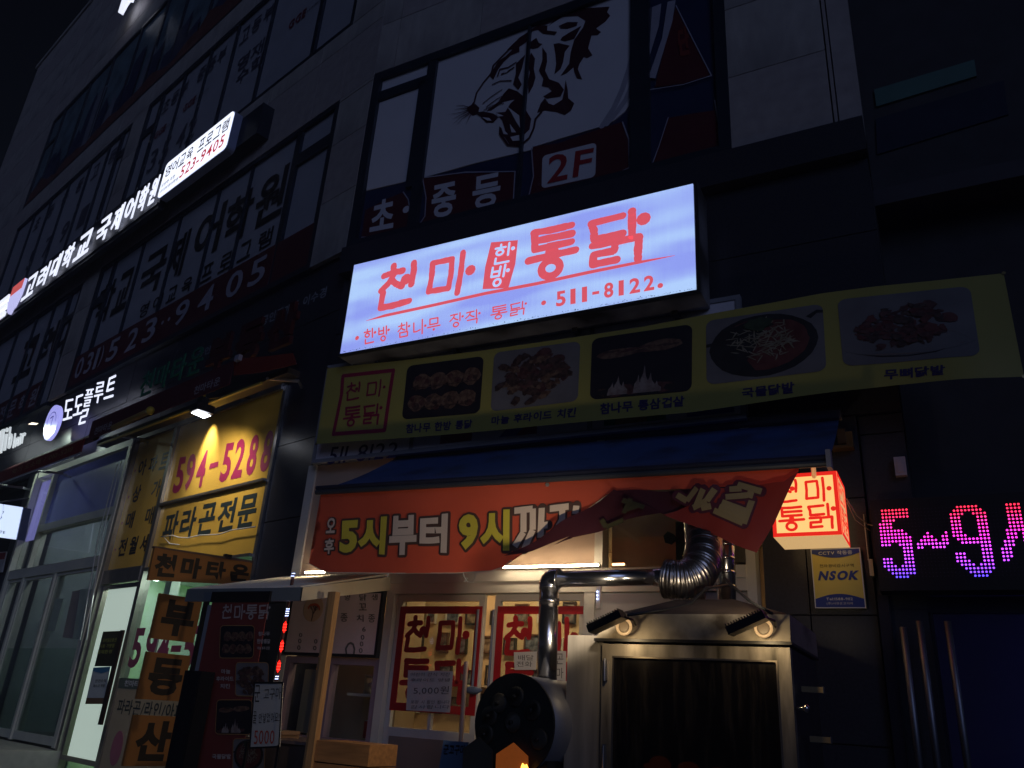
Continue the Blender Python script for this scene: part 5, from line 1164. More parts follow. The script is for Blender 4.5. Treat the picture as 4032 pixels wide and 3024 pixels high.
for s_, q_ in (('참나무', [(985, 640), (1070, 640), (1070, 672), (985, 672)]), ('한방통닭', [(975, 695), (1075, 695), (1075, 730), (975, 730)]), ('마늘', [(708, 920), (775, 920), (775, 955), (708, 955)]), ('후라이드', [(670, 975), (800, 975), (800, 1010), (670, 1010)]), ('치킨', [(700, 1030), (772, 1030), (772, 1065), (700, 1065)]), ('국물닭발', [(640, 1555), (780, 1555), (780, 1592), (640, 1592)]), ('마늘 후추 간장', [(978, 752), (1070, 752), (1070, 775), (978, 775)])):
    mb.text(s_, C.ps(o5, q_, XB), XB + .004, .03)
T.part('small_lettering', mb, MATS['dull_white_ink'])
for kd, q_, sd_ in (('roast', [(705, 595), (957, 595), (950, 838), (695, 838)], 30), ('garlic', [(820, 870), (1062, 872), (1058, 1125), (815, 1120)], 31), ('belly', [(678, 1150), (940, 1150), (935, 1410), (665, 1405)], 32), ('stew', [(800, 1440), (1040, 1440), (1030, 1690), (795, 1690)], 33)):
    qq = C.ps(o5, q_, XB); T.part('food_photo', food(kd, qq, XB + .004, sd_, 1.0), FOOD); T.part('photo_rim', MB().ribbon(rrq(qq, .1) + [rrq(qq, .1)[0]], .005, XB + .006), M('tan_rim', (.35, .2, .08), .5))
# handwritten 5000 sign on a black metal stand
T = Thing('price_sign', 'white handwritten 5000 sweet potato sign on a black stand', 'sign', C, (-3.58, -1.5, .1)); PO = 1.5
q = C.ps(o5, [(958, 1022), (1166, 1022), (1140, 1500), (922, 1510)], PO); T.part('board', MB().poly(q, PO, .006), M('card_white', (.58, .55, .48), .6, noise=.05))
mb = MB(); mb.ribbon(q + [q[0]], .010, PO + .004); T.part('frame', mb, black)
T.part('stand', MB().box(-3.70, -3.685, -PO, -PO + .015, .12, 1.36).box(-3.46, -3.445, -PO, -PO + .015, .12, 1.36), black)
mb = MB(); mb.text('군', C.ps(o5, [(960, 1040), (1000, 1040), (995, 1165), (955, 1165)], PO), PO + .003, .0); mb.text('고구마', C.ps(o5, [(1030, 1065), (1155, 1055), (1150, 1145), (1022, 1150)], PO), PO + .003, .0)
mb.text('꿀', C.ps(o5, [(948, 1235), (972, 1235), (968, 1325), (943, 1325)], PO), PO + .003, .0); mb.text('안넣었어요!!', C.ps(o5, [(990, 1250), (1152, 1240), (1145, 1315), (985, 1325)], PO), PO + .003, .0)
T.part('black_lettering', mb, blackink); mb = MB(); mb.text('5000', C.ps(o5, [(955, 1378), (1108, 1378), (1100, 1478), (950, 1482)], PO), PO + .003, -.01); T.part('red_lettering', mb, M('red_marker', (.50, .06, .03), .6, noise=0))

# vertical LED string beside the banner (red and white diode groups)
T = Thing('led_string', 'vertical string of red and white diode clusters beside the standing banner', 'light', C, (-4.1, -.9, 1.7))
T.part('strip', MB().tube([(p_[0], -.88, p_[1]) for p_ in C.ps(o5, [(1245, 200), (1200, 480), (1175, 620), (1150, 760), (1130, 900), (1115, 1010)], .88)], .012, 8), M('strip_dark', (.06, .02, .02), .4))
rl = M('red_diode', (.5, .02, .02), .5, es=9, ecol=(1, .015, .01), noise=0); wl_ = M('cool_diode', (.5, .5, .7), .5, es=5, ecol=(.45, .55, 1), noise=0); hal = M('red_halo', (.4, .02, .01), .4, es=1.1, ecol=(1, .02, .01), noise=0)
mb, mr_, ms_ = MB(), MB(), MB()
for x, y, k in ((1245, 205, 0), (1238, 225, 0), (1203, 470, 0), (1200, 487, 0), (1197, 504, 0), (1194, 521, 0), (1122, 975, 0), (1118, 993, 0)) + tuple((1183 - i * 3, 585 + i * 22, 1) for i in range(3)) + tuple((1160 - i * 3, 727 + i * 22, 1) for i in range(3)) + tuple((1138 - i * 3, 878 + i * 22, 1) for i in range(3)):
    for dxx in (-9, 0, 9):
        p_ = C.p(o5(x + dxx, y), .9); (mr_ if k else mb).sphere((p_[0], -.9, p_[1]), .0035, .003, .0035, 6, 4)
for x, y in ((1178, 605), (1155, 748), (1132, 900)):
    p_ = C.p(o5(x, y), .886); T.part('red_halo', MB().sphere((p_[0], -.886, p_[1]), .015, .008, .043, 12, 8), hal, True)  # glowing ellipsoids put in for the halo of the red diodes
T.part('white_diodes', mb, wl_, stuff=True); T.part('red_diodes', mr_, rl, stuff=True)
T = Thing('led_string', 'short string of cool white and red diodes under the stove pipe', 'light', C, (-2.1, -.1, 2.4)); mb = MB(); mr_ = MB()
for x, y in ((1170, 412), (1170, 438), (1170, 463), (1180, 358)): p_ = C.p(G(x, y), .1); mb.sphere((p_[0], -.1, p_[1]), .006, .004, .006, 8, 5)
for i in range(9): p_ = C.p(G(1200 + i * 14, 361), .1); mr_.sphere((p_[0], -.1, p_[1]), .005, .004, .004, 8, 5)
T.part('white_diodes', mb, wl_, stuff=True); T.part('red_diodes', mr_, M('soft_red_diode', (.5, .02, .02), .5, es=1.6, ecol=(1, .03, .04), noise=0), stuff=True); T.part('strip', MB().box(-2.115, -2.085, -.09, -.06, 2.30, 2.47), whitealum)

# ================================================================= YELLOW ESTATE AGENT SHOPFRONT (left wing)
T = Thing('shopfront', 'estate agent shopfront covered in yellow window lettering with a bright white door', 'shopfront', L, (-2.3, 0, 0))
frm = M('steel_mullion', (.34, .32, .30), .3, metal=.85, noise=.15)
mb = MB(); mb.box(-3.93, -3.86, -.04, .08, .12, 4.52); mb.box(-2.90, -2.83, -.02, .08, .12, 4.52); mb.box(-.70, -.655, .008, .08, .12, 4.52); mb.box(-3.86, -.70, -.02, .08, 4.48, 4.55); mb.box(-3.86, -2.90, -.03, .08, 2.70, 2.86); mb.box(-2.83, -.70, -.03, .08, 2.80, 2.83); mb.box(-2.83, -.70, -.03, .08, 3.525, 3.55)
T.part('frame', mb, frm)
ysign = M('yellow_window_film', (.78, .47, .075), .22, noise=.08, scale=3, spec=.6); numink = M('magenta_number_ink', (.36, .025, .09), .4, noise=0); dgink = M('dark_green_ink', (.03, .045, .045), .4, noise=0)
T.part('window_film', MB().box(-2.83, -.70, .015, .03, 3.55, 4.48), ysign); T.part('window_film', MB().box(-2.83, -.70, .015, .03, 2.83, 3.525), ysign); T.part('window_film', MB().box(-3.86, -2.90, .012, .03, 2.86, 4.48), ysign)
mb = MB()
for ch, a, b in (('5', r8(330, 945), r8(415, 1395)),): pass
for ch, q_ in (('5', [(320, 950), (418, 932), (345, 1385), (228, 1402)]), ('9', [(445, 905), (545, 893), (480, 1352), (362, 1370)]), ('4', [(590, 872), (692, 852), (610, 1310), (503, 1332)]), ('-', [(706, 1026), (812, 996), (800, 1062), (692, 1092)]),
        ('5', [(898, 778), (1012, 757), (930, 1242), (810, 1262)]), ('2', [(1050, 722), (1166, 705), (1085, 1198), (958, 1222)]), ('8', [(1225, 668), (1330, 655), (1250, 1162), (1134, 1184)]), ('8', [(1405, 615), (1512, 603), (1428, 1116), (1304, 1140)])):
    if ch == '-': mb.mark().poly(L.ps(r8, q_), -.012, .001)
    else: mb.text(ch, L.ps(r8, q_), -.012, .03)
T.part('number_lettering', mb, numink)
mb = MB()
for i, ch in enumerate('파라곤전문'): a = -2.66 + i * .385; mb.text(ch, rect(a, a + .33, 3.10, 3.43), -.012, .035)
T.part('lettering', mb, dgink)
mb = MB()
for s_, z in (('아파트', 3.99), ('상 가', 3.66), ('매 매', 3.34), ('전월세', 3.02)):
    cc = [c_ for c_ in s_ if c_ != ' ']; xs_ = (-3.70, -3.42, -3.14) if len(cc) == 3 else (-3.68, -3.18)
    for x, ch in zip(xs_, cc): mb.text(ch, rect(x, x + .20, z, z + .21), -.010, .025)
T.part('side_lettering', mb, blackink)
mb = MB()
for z in (4.08, 3.75, 3.43, 3.11):
    mb.poly([(-3.79 + (.028 if k % 2 == 0 else .012) * math.sin(k * math.pi / 5), z + (.028 if k % 2 == 0 else .012) * math.cos(k * math.pi / 5)) for k in range(10)], -.0105, .0005)
T.part('red_star', mb, redtape)
# white door and office
d_ = T.part('door', MB().frame(-3.855, -2.905, .85, 2.69, .05, .0, .04), frm)
T.part('door_panel', MB().box(-3.70, -2.955, .012, .02, .90, 2.64), M('lit_frosted_film', (.7, .75, .68), .4, es=.42, ecol=(.80, 1.0, .86), noise=0), parent=d_)
hb = MB(); hb.tube([(-3.03 - .0, -.05, 1.42), (-2.98, -.05, 2.25)], .012, 8)
T.part('pull_handle', MB().poly(L.ps(A, [(780, 765), (800, 765), (655, 1380), (632, 1378)], .06), .06, .02), M('dark_bronze', (.06, .03, .02), .35, metal=.6), parent=d_)
pq = [(665, 775), (790, 765), (745, 1000), (610, 1000)]
stk = T.part('door_sticker', MB().poly(L.ps(A, [(668, 775), (782, 770), (722, 1000), (612, 1000)], -.004), -.004, .002), M('olive_sticker', (.035, .028, .012), .5)); stk['label'] = 'dark olive sticker with yellow lettering'
mb = MB()
for i, s_ in enumerate(('모바일상품권', '사용 가맹점', '결제환영')): mb.text(s_, L.ps(A, [(668 - i * 18, 820 + i * 38), (758 - i * 15, 815 + i * 38), (752 - i * 15, 840 + i * 38), (663 - i * 18, 845 + i * 38)], -.001), -.001, .02)
T.part('sticker_lettering', mb, M('yellow_green_ink', (.40, .42, .08), .5, noise=0))
stk = T.part('door_sticker', MB().poly(L.ps(A, [(605, 1008), (715, 1002), (672, 1245), (552, 1245)], -.004), -.004, .002), M('white_sticker', (.62, .66, .66), .5)); stk['label'] = 'white and blue instruction sticker'
mb = MB(); mb.poly(L.ps(A, [(606, 1008), (714, 1002), (708, 1030), (655, 1045), (600, 1030)], -.001), -.001, .001, 0); mb.poly(L.ps(A, [(560, 1205), (680, 1205), (672, 1243), (552, 1243)], -.001), -.001, .001, 1)
for i, s_ in enumerate(('안전수칙', '마스크 착용')): mb.text(s_, L.ps(A, [(620 - i * 12, 1085 + i * 32), (690 - i * 8, 1083 + i * 32), (685 - i * 8, 1103 + i * 32), (615 - i * 12, 1105 + i * 32)], -.001), -.001, .02, 2)
T.part('sticker_print', mb, [M('sticker_blue', (.05, .22, .42), .5), M('sticker_brown', (.22, .12, .06), .5), dgink])
T.part('office_pane', MB().box(-2.83, -.70, .03, .036, 1.70, 2.80), clear)
T.part('lower_panel', MB().box(-2.83, -.70, .0, .04, .6, 1.60), M('beige_lower_film', (.50, .40, .26), .5, noise=.05)); T.part('green_band', MB().box(-2.83, -.70, -.002, .04, 1.60, 1.70), M('green_band_film', (.10, .13, .11), .5))
nm = MB()
for a, ch in ((-2.79, '5'), (-2.48, '9'), (-2.20, '4'), (-1.92, '-'), (-1.68, '5'), (-1.40, '2'), (-1.13, '8')):
    if ch == '-': nm.poly(rect(a, a + .2, 1.96, 2.02), -.025, .001)
    else: nm.text(ch, rect(a, a + .24, 1.80, 2.20), -.025, .04)
T.part('window_number_lettering', nm, M('plum_ink', (.30, .06, .13), .5, noise=0))
mb = MB(); mb.text('천마타운부동산', rect(-2.70, -1.9, 1.62, 1.68), .004, .03); T.part('band_lettering', mb, whiteink)
mb = MB(); mb.text('파라곤/라인/아파트', rect(-2.74, -1.2, 1.36, 1.50), .002, .02); T.part('lower_lettering', mb, dgink)
mb = MB(); mb.poly([(-2.55 + .12 * math.cos(a), 1.05 + .16 * math.sin(a)) for a in [k * math.pi / 10 for k in range(20)]], .002, .001); T.part('pink_dot', mb, M('pink_print', (.45, .14, .2), .5))
# office room
T = Thing('office_interior', 'brightly lit green and white office interior behind the estate agent window', 'room', L, (-1.9, .8, 0))
T.part('left_wall', MB().box(-3.9, -3.85, .10, 2.0, .1, 3.0), MATS['map_wall'] if 'map_wall' in MATS else noisy('map_wall', (.62, .74, .66), (.40, .68, .30), 1.3)); T.part('back_wall', MB().box(-3.9, -.3, 1.95, 2.0, .1, 3.0), noisy('map_wall', (.62, .74, .66), (.40, .68, .30), 1.3)); T.part('side_wall', MB().box(-.62, -.58, .42, 1.95, .1, 3.0), M('pale_green_wall', (.6, .72, .6), .7)); T.part('ceiling', MB().box(-3.9, -.6, .1, 1.95, 2.84, 2.9), M('office_ceiling', (.6, .68, .6), .7))
T.part('pilaster', MB().box(-2.72, -2.58, .2, .3, .1, 2.84), M('office_white', (.62, .68, .62), .7))
T.part('ceiling_lamp', MB().box(-2.4, -1.2, .35, .5, 2.81, 2.835), M('office_lamp', (.9, .9, .9), .5, es=14, ecol=(.84, 1.0, .84), noise=0))
T.part('ceiling_lamp', MB().box(-3.6, -3.0, .35, .5, 2.81, 2.835), MATS['office_lamp'])

# projecting sign boards (square to the left wing)
org = M('orange_board', (.42, .17, .035), .5, noise=.12, scale=4)
T = Thing('projecting_sign', 'row of brown orange boards with black estate agent lettering projecting from the left wing', 'sign', PS, (-.6, 0, 1.1))
PB_ = [('천마타운', (-.96, -.04, 2.43, 2.73)), ('부', (-.83, -.45, 1.99, 2.345)), ('동', (-.83, -.45, 1.53, 1.885)), ('산', (-.82, -.44, 1.05, 1.415))]
for s_, (a, b, z0_, z1_) in PB_:
    if len(s_) > 1: q = PS.ps(o5, [(203, 12), (933, 126), (905, 292), (152, 254)], 0)
    else: q = rect(a, b, z0_, z1_)
    bo = T.part('board', MB().poly(q, .012, .03), org)
    mb = MB(); k = len(s_)
    for i, ch in enumerate(s_):
        if k > 1: cell = [bil(q, (i + .12) / k + .0, .86), bil(q, (i + .92) / k, .86), bil(q, (i + .92) / k, .12), bil(q, (i + .12) / k, .12)]
        else: cell = [bil(q, .15, .90), bil(q, .90, .90), bil(q, .90, .10), bil(q, .15, .10)]
        mb.text(ch, cell, .014, .06)
    T.part('lettering', mb, M('board_black_ink', (.025, .018, .010), .5, noise=0), parent=bo)
q = PS.ps(o5, [(203, 0), (203, 12), (933, 126), (945, 110)], .013); mb = MB(); mb.poly([q[0], q[3], q[2], q[1]], .02, .05); T.part('top_rail', mb, M('rail_brown', (.16, .10, .07), .5))
T.part('post', MB().box(-.40, -.36, .02, .06, .9, 2.42), black)
T.part('clip', MB().box(-.32, -.26, -.02, .03, 2.72, 2.76), black)
single('loudspeaker_cabinet', 'tall black cabinet standing between the projecting boards and the red banner', 'cabinet', C, MB().box(-4.66, -4.50, -1.2, -1.08, .3, 1.74).box(-4.65, -4.51, -1.205, -1.2, 1.2, 1.70), M('cabinet_black', (.008, .009, .012), .35))

mb = MB(); mb.tube([(p[0], -.03, p[1]) for p in L.ps(A, [(1045, 160), (1120, 152), (1160, 165), (1215, 168), (1300, 150), (1420, 145), (1500, 118), (1655, 95)], .03)], .006, 6); mb.tube([(p[0], -.03, p[1]) for p in L.ps(A, [(1060, 160), (1100, 205), (1160, 212)], .03)], .005, 6)
single('loose_cord', 'white cord strung loosely across the yellow lettered window above the brown boards', 'cord', L, mb, M('cord_white', (.75, .72, .66), .6, noise=0), True)
T = Thing('wall_notice', 'small red and white notice at the left edge below the glowing square sign', 'notice', L, (-7.6, -.02, 2.9))
T.part('board', MB().poly(L.ps(A, [(-30, 262), (40, 256), (10, 390), (-60, 395)], .03), .03, .02), whiteink); T.part('red_band', MB().poly(L.ps(A, [(-28, 268), (37, 262), (27, 305), (-38, 310)], .033), .033, .002), M('red_ink', (.3, .02, .03)))
# floodlight over the yellow window
T = Thing('floodlight', 'square white floodlight shining down on the yellow telephone number window', 'floodlight', L, (-1.2, -.5, 4.17))
q = L.ps(r8, [(540, 388), (650, 350), (780, 385), (660, 420)], .46)
mb = MB(); mb.add([(-1.33, -.44, 4.15), (-1.19, -.44, 4.15), (-1.19, -.58, 4.165), (-1.33, -.58, 4.165)], [(0, 1, 2, 3)]); T.part('lens', mb, M('flood_lens', (1, 1, 1), .4, es=12, ecol=(.86, .90, 1.0), noise=0))
T.part('housing', MB().box(-1.34, -1.18, -.60, -.42, 4.172, 4.25).box(-1.30, -1.22, -.56, -.48, 4.25, 4.33), black); T.part('arm', MB().tube([(-1.26, -.5, 4.33), (-1.26, -.25, 4.45), (-1.26, .03, 4.50)], .012, 8), black)
ap, bt = L.p(r8(765, 430), 0), L.p(r8(640, 1050), 0)
spot('flood_beam', L, (ap[0], -.16, ap[1] + .04), (bt[0], .05, bt[1]), 70, (1.0, .97, .86), 58, 1.0, .03)
spot('flood_fill', L, (-1.26, -.62, 4.12), (-1.7, .0, 3.2), 36, (1.0, .92, .80), 135, .7, .06)

# ================================================================= DODO shop glazing (left)
T = Thing('shopfront', 'dark glazed flute studio front with white framed double doors at the far left', 'shopfront', L, (-5.6, 0, 0))
fr2 = M('cream_door_frame', (.66, .66, .56), .45, metal=.0, noise=.06)
mb = MB(); mb.box(-7.22, -7.14, -.05, .10, .95, 4.52); mb.box(-4.02, -3.935, -.05, .10, .95, 4.52); mb.box(-7.14, -4.02, -.03, .10, 4.44, 4.53); mb.box(-7.14, -4.02, -.035, .10, 2.93, 3.06); mb.box(-6.53, -6.47, -.03, .10, 3.06, 4.44); mb.box(-6.47, -4.02, -.034, .10, 3.56, 3.66)
mb.box(-6.56, -6.50, -.03, .10, .95, 2.93); mb.box(-5.42, -5.36, -.032, .10, .95, 2.93)
T.part('frame', mb, fr2)
T.part('transom_pane', MB().box(-7.14, -6.53, .03, .036, 3.06, 4.44), darkglass); T.part('transom_pane', MB().box(-6.47, -4.02, .03, .036, 3.66, 4.44), M('frosted_transom', (.34, .37, .62), .35, noise=.25, scale=1.2, trans=.3)); T.part('transom_pane', MB().box(-6.47, -4.02, .03, .036, 3.06, 3.56), darkglass)
T.part('backlit_blind', MB().box(-7.13, -6.54, .05, .06, 3.50, 4.40), M('lilac_blind', (.30, .30, .55), .6, es=.6, ecol=(.42, .40, 1), noise=0))
for a, b in ((-7.14, -6.56), (-6.50, -5.42), (-5.36, -4.02)):
    d_ = T.part('door', MB().frame(a + .003, b - .003, .96, 2.925, .035, .01, .04, wb=.09), fr2); T.part('door_pane', MB().box(a + .035, b - .035, .0, .006, 1.05, 2.88), darkglass, parent=d_)
T.part('milky_film', MB().box(-6.46, -4.06, .012, .015, 1.06, 2.0), glass('milky_glass', (.92, 1.0, .93), .10, .3))
for a, b, z0_, z1_ in ((-5.3, -5.02, 2.02, 2.55),): T.part('paper_sheet', MB().poly(L.ps(A, [(358, 563), (412, 562), (355, 775), (303, 772)], .02), .02, .002), M('mint_paper', (.40, .48, .40), .7))
T.part('paper_sheet', MB().poly(L.ps(A, [(470, 515), (520, 505), (470, 820), (405, 812)], .015), .015, .002), M('pinkish_paper', (.34, .30, .28), .7)); T.part('paper_sheet', MB().poly(L.ps(A, [(522, 500), (612, 500), (545, 820), (470, 822)], .015), .015, .002), MATS['mint_paper'])
mb = MB()
for a, b in (((690, 200), (430, 1000)), ((730, 180), (470, 950))): pa, pb = L.p(A(640 if a[0] == 690 else 665, 150 if a[0] == 690 else 140), .10), L.p(A(520 if a[0] == 690 else 560, 830), .10); mb.tube([(pa[0], -.10, pa[1] + .9), (pa[0], -.10, pa[1]), (pb[0], -.10, pb[1])], .007, 6)
single('awning_crank', 'pair of thin crank rods hanging in front of the dark studio glazing', 'rod', L, mb, alum)
T = Thing('studio_interior', 'dim dark interior of the flute studio behind the glazing', 'room', L, (-5.6, 1, 0)); T.part('left_wall', MB().box(-7.3, -7.25, .4, 1.5, .9, 4.5), M('dim_side_wall', (.38, .44, .42), .7)); T.part('fill_lamp', MB().box(-6.6, -5.0, .7, .76, 4.2, 4.22), M('fill_tube', (.5, .5, .5), .5, es=34, ecol=(.86, .97, 1.0), noise=0)); T.part('back_wall', MB().box(-7.3, -4.0, 1.5, 1.55, .9, 4.5), M('dim_wall', (.17, .19, .18), .7, noise=.3, scale=1)); T.part('floor', MB().box(-7.3, -4.0, .12, 1.5, .9, .95), M('dim_floor', (.10, .10, .09), .6)); T.part('doorway', MB().box(-6.2, -5.5, 1.46, 1.50, .95, 2.6), M('dim_doorway', (.04, .03, .05), .5))  # lamp added inside to brighten the studio glazing
# hanging square sign and wall logo
T = Thing('hanging_sign', 'glowing white square flute studio sign cut by the left edge of the picture', 'sign', L, (-7.3, -.35, 3.3))
q = L.ps(r7, [(-260, 745), (240, 822), (165, 1172), (-330, 1105)], .45); T.part('face', MB().poly(q, .45, .01), M('studio_diffuser', (.7, .7, .8), .4, es=1.15, ecol=(.62, .74, 1.0), noise=0))
q2 = [(a_ + .0, b_) for a_, b_ in q]; mb = MB(); mb.poly([(x + .012, z - .0) for x, z in q], .435, .10); T.part('casing', mb, M('studio_casing', (.12, .14, .25), .4))
mb = MB(); cc = bil(q, .52, .62); mb.ribbon([(cc[0] + .26 * math.cos(a), cc[1] + .20 * math.sin(a)) for a in [k * math.pi / 10 for k in range(21)]], .008, .452)
for k in range(7): p_ = (cc[0] + .27 * math.cos(.2 - k * .2), cc[1] + .2 * math.sin(.2 - k * .2)); mb.ribbon([p_, (p_[0] + .05, p_[1] + .03 * (1 if k % 2 else -1))], .010, .4525)
mb.ribbon([(cc[0] - .1, cc[1] + .05), (cc[0] + .0, cc[1] + .02), (cc[0] + .12, cc[1] + .06)], .010, .453)
T.part('emblem', mb, M('emblem_ink', (.10, .12, .2), .5, noise=0)); T.part('small_lettering', MB().text('DODO FLUTE', [bil(q, .12, .20), bil(q, .78, .20), bil(q, .78, .12), bil(q, .12, .12)], .452, .02), MATS['emblem_ink']); T.part('bracket', MB().tube([(-7.2, -.4, 4.0), (-7.2, .1, 4.2)], .015, 8), black)
# shop lettering
whitelit = M('lit_white_letter', (.8, .8, .9), .4, es=1.15, ecol=(.80, .84, 1.0), noise=0); lilaclit = M('lit_lilac_side', (.5, .5, .8), .4, es=.9, ecol=(.35, .32, 1.0), noise=0)
def letters(T, s_, cells, off, bold=.02, mt=whitelit, th=.01):
    for ch, c_ in zip(s_, cells): T.part('letter', MB().text(ch, c_, off, bold, th=th), mt)
T = Thing('channel_letters', 'glowing white letters and round emblem of the flute studio on the dark fascia', 'sign', L, (-5.4, -.2, 4.8))
R5 = lambda pts: L.ps(r5, pts, .2)
letters(T, '도도플루트', [R5([(705, 1040), (805, 1018), (775, 1235), (680, 1262)]), R5([(820, 1000), (910, 965), (885, 1185), (790, 1212)]), R5([(930, 925), (1025, 910), (975, 1100), (900, 1115)]), R5([(1045, 850), (1140, 830), (1100, 1055), (1010, 1080)]), R5([(1175, 800), (1270, 755), (1225, 1000), (1125, 1030)])], .2, .005)
letters(T, 'ㄹ', [R5([(895, 1145), (965, 1125), (920, 1285), (850, 1308)])], .2, .005)
mb = MB(); q = R5([(520, 1105), (700, 1060), (600, 1450), (425, 1510)]); el = [bil(q, .5 + .42 * math.cos(a), .5 + .48 * math.sin(a)) for a in [k * math.pi / 14 for k in range(28)]]; T.part('round_emblem', mb.poly(el, .2, .05), M('emblem_glow', (.5, .5, .8), .4, es=.85, ecol=(.42, .42, 1.0), noise=0))
mb = MB(); mb.ribbon([bil(q, .5 + .25 * math.cos(a), .5 + .28 * math.sin(a)) for a in [k * math.pi / 12 for k in range(18)]], .012, .203); mb.ribbon([bil(q, .4, .62), bil(q, .55, .66), bil(q, .5, .4)], .02, .203); T.part('emblem_mark', mb, M('emblem_navy', (.05, .05, .25), .5, noise=0))
T = Thing('channel_letters', 'white hair salon letters at the left edge below the long academy sign', 'sign', L, (-8.3, -.2, 5.0)); R5b = lambda pts: L.ps(r5, pts, .2)
dullw = M('salon_letter', (.8, .8, .8), .4, es=.75, ecol=(.75, .82, .85), noise=0)
for ch, c_ in (('u', [(-120, 1480), (-60, 1450), (-80, 1640), (-140, 1660)]), ('l', [(-30, 1380), (0, 1370), (-30, 1620), (-60, 1630)]), ('l', [(15, 1360), (45, 1350), (10, 1610), (-20, 1620)]), ('i', [(60, 1340), (85, 1332), (55, 1580), (28, 1590)]), ('b', [(100, 1330), (145, 1320), (110, 1560), (75, 1570)]), ('h', [(155, 1400), (185, 1390), (160, 1545), (130, 1560)]), ('a', [(185, 1440), (212, 1430), (195, 1530), (170, 1540)]), ('i', [(215, 1400), (230, 1395), (212, 1518), (198, 1524)]), ('r', [(238, 1400), (275, 1385), (250, 1500), (225, 1510)])):
    T.part('letter', MB().text(ch, R5b(c_), .2, .02, th=.02), dullw)
single('spot_lamp', 'small glowing downlight on the fascia left of the round emblem', 'lamp', L, MB().poly(L.ps(r5, [(305, 1300), (350, 1282), (412, 1290), (380, 1305)], .25), .25, .01), M('downlight', (1, 1, 1), .5, es=2.5, ecol=(1, .85, .65), noise=0))

p_ = L.p(r5(360, 1295), .25); spot('downlight_beam', L, (p_[0], -.40, p_[1] - .03), (p_[0] + 2.0, -.0, 1.8), 45, (.80, 1.0, .86), 120, .8, .03)
# unlit estate agent fascia letters
T = Thing('channel_letters', 'unlit green and dark red estate agent letters on the fascia above the floodlight', 'sign', L, (-1.9, -.2, 4.75))
gl_ = M('unlit_green_letter', (.015, .16, .09), .5, noise=.1); rdl = M('unlit_red_letter', (.06, .012, .014), .5, noise=.1)
for i, ch in enumerate('천마타운'): a = -3.62 + i * .40; T.part('letter', MB().text(ch, rect(a, a + .33, 4.92, 5.26), .25, .015, th=.012), [gl_])
for i, ch in enumerate('부동산'): a = -1.88 + i * .60; T.part('letter', MB().text(ch, rect(a, a + .50, 4.76, 5.22), .30, .05, th=.04), [rdl])
mb = MB(); mb.text('공인중개사', rect(-2.5, -1.72, 5.22, 5.32), .13, .01); mb.text('공인중개사 이수경', rect(-1.15, .0, 5.26, 5.38), .13, .01); mb.text('공인중개사 사무소', rect(-3.45, -2.7, 4.78, 4.86), .13, .01); T.part('small_lettering', mb, M('dim_white_letter', (.30, .32, .36), .5, noise=0))

# red shop awnings folded up
redaw = M('red_awning_cloth', (.20, .016, .014), .7, noise=.15, scale=4); marn = M('maroon_awning_cloth', (.085, .014, .022), .7, noise=.15, scale=4)
T = Thing('shop_awning', 'rolled red awning with gold lettering over the far left studio front', 'awning', L, (-7.5, -.4, 4.45))
T.part('valance', MB().box(-12.0, -4.50, -.42, -.41, 4.32, 4.50), redaw); T.part('cassette', MB().tube([(-12, -.3, 4.56), (-4.5, -.3, 4.56)], .05, 10), marn)
mb = MB().text('악기 도소매 / 010-5218', rect(-7.0, -4.8, 4.375, 4.46), .424, .01); T.part('lettering', mb, M('gold_ink', (.30, .18, .06), .5, noise=0))
T.part('valance_hem', MB().box(-12.0, -4.50, -.425, -.405, 4.30, 4.318), alum)
for x in (-7.4, -5.9): T.part('folding_arm', MB().tube([(x, .0, 4.3), (x + .3, -.2, 4.25), (x - .1, -.38, 4.30)], .018, 6), alum)
T = Thing('shop_awning', 'rolled maroon awning above the yellow window with small white lettering and yellow rail', 'awning', L, (-2.2, -.4, 4.45))
T.part('valance', MB().box(-4.42, -1.02, -.41, -.40, 4.46, 4.72), marn); T.part('end_flap', MB().poly(L.ps(r6, [(610, 1005), (960, 975), (1250, 940), (1290, 1060), (900, 1150), (608, 1185)], .42), .42, .006), M('orange_awning_cloth', (.20, .022, .012), .7, noise=.15, scale=4))
T.part('cassette', MB().box(-4.3, -.1, -.33, -.20, 4.40, 4.455), M('cassette_dark', (.04, .035, .035), .5)); T.part('yellow_rail', MB().box(-4.2, -.5, -.36, -.335, 4.37, 4.39), M('yellow_rail', (.36, .29, .06), .4)); T.part('yellow_bracket', MB().box(-1.62, -1.57, -.40, -.36, 4.36, 4.50), MATS['yellow_rail'])
mb = MB().text('천마타운', rect(-1.75, -1.22, 4.50, 4.60), .412, .01); mb.text('천마타운', rect(-4.25, -3.75, 4.50, 4.60), .412, .01); T.part('lettering', mb, M('awning_white_ink', (.36, .34, .36), .6, noise=0))
T.part('crank_roll', MB().tube([(-3.6, -.44, 4.47), (-2.7, -.44, 4.50)], .035, 12), M('ochre_roll', (.30, .20, .06), .5)); T.part('crank_head', MB().sphere((-2.66, -.44, 4.50), .05, .05, .05, 10, 8), M('ochre_head', (.35, .28, .03), .5), True)
for x in (-3.6, -.35): T.part('folding_arm', MB().tube([(x, .0, 4.42), (x + .25, -.2, 4.36), (x - .1, -.33, 4.42)], .016, 6), alum)
single('junction_box', 'tiny pale box on the fascia at the left end of the orange awning flap', 'box', L, MB().box(-.92, -.84, -.46, -.42, 4.67, 4.73), MATS['pale_plastic'])

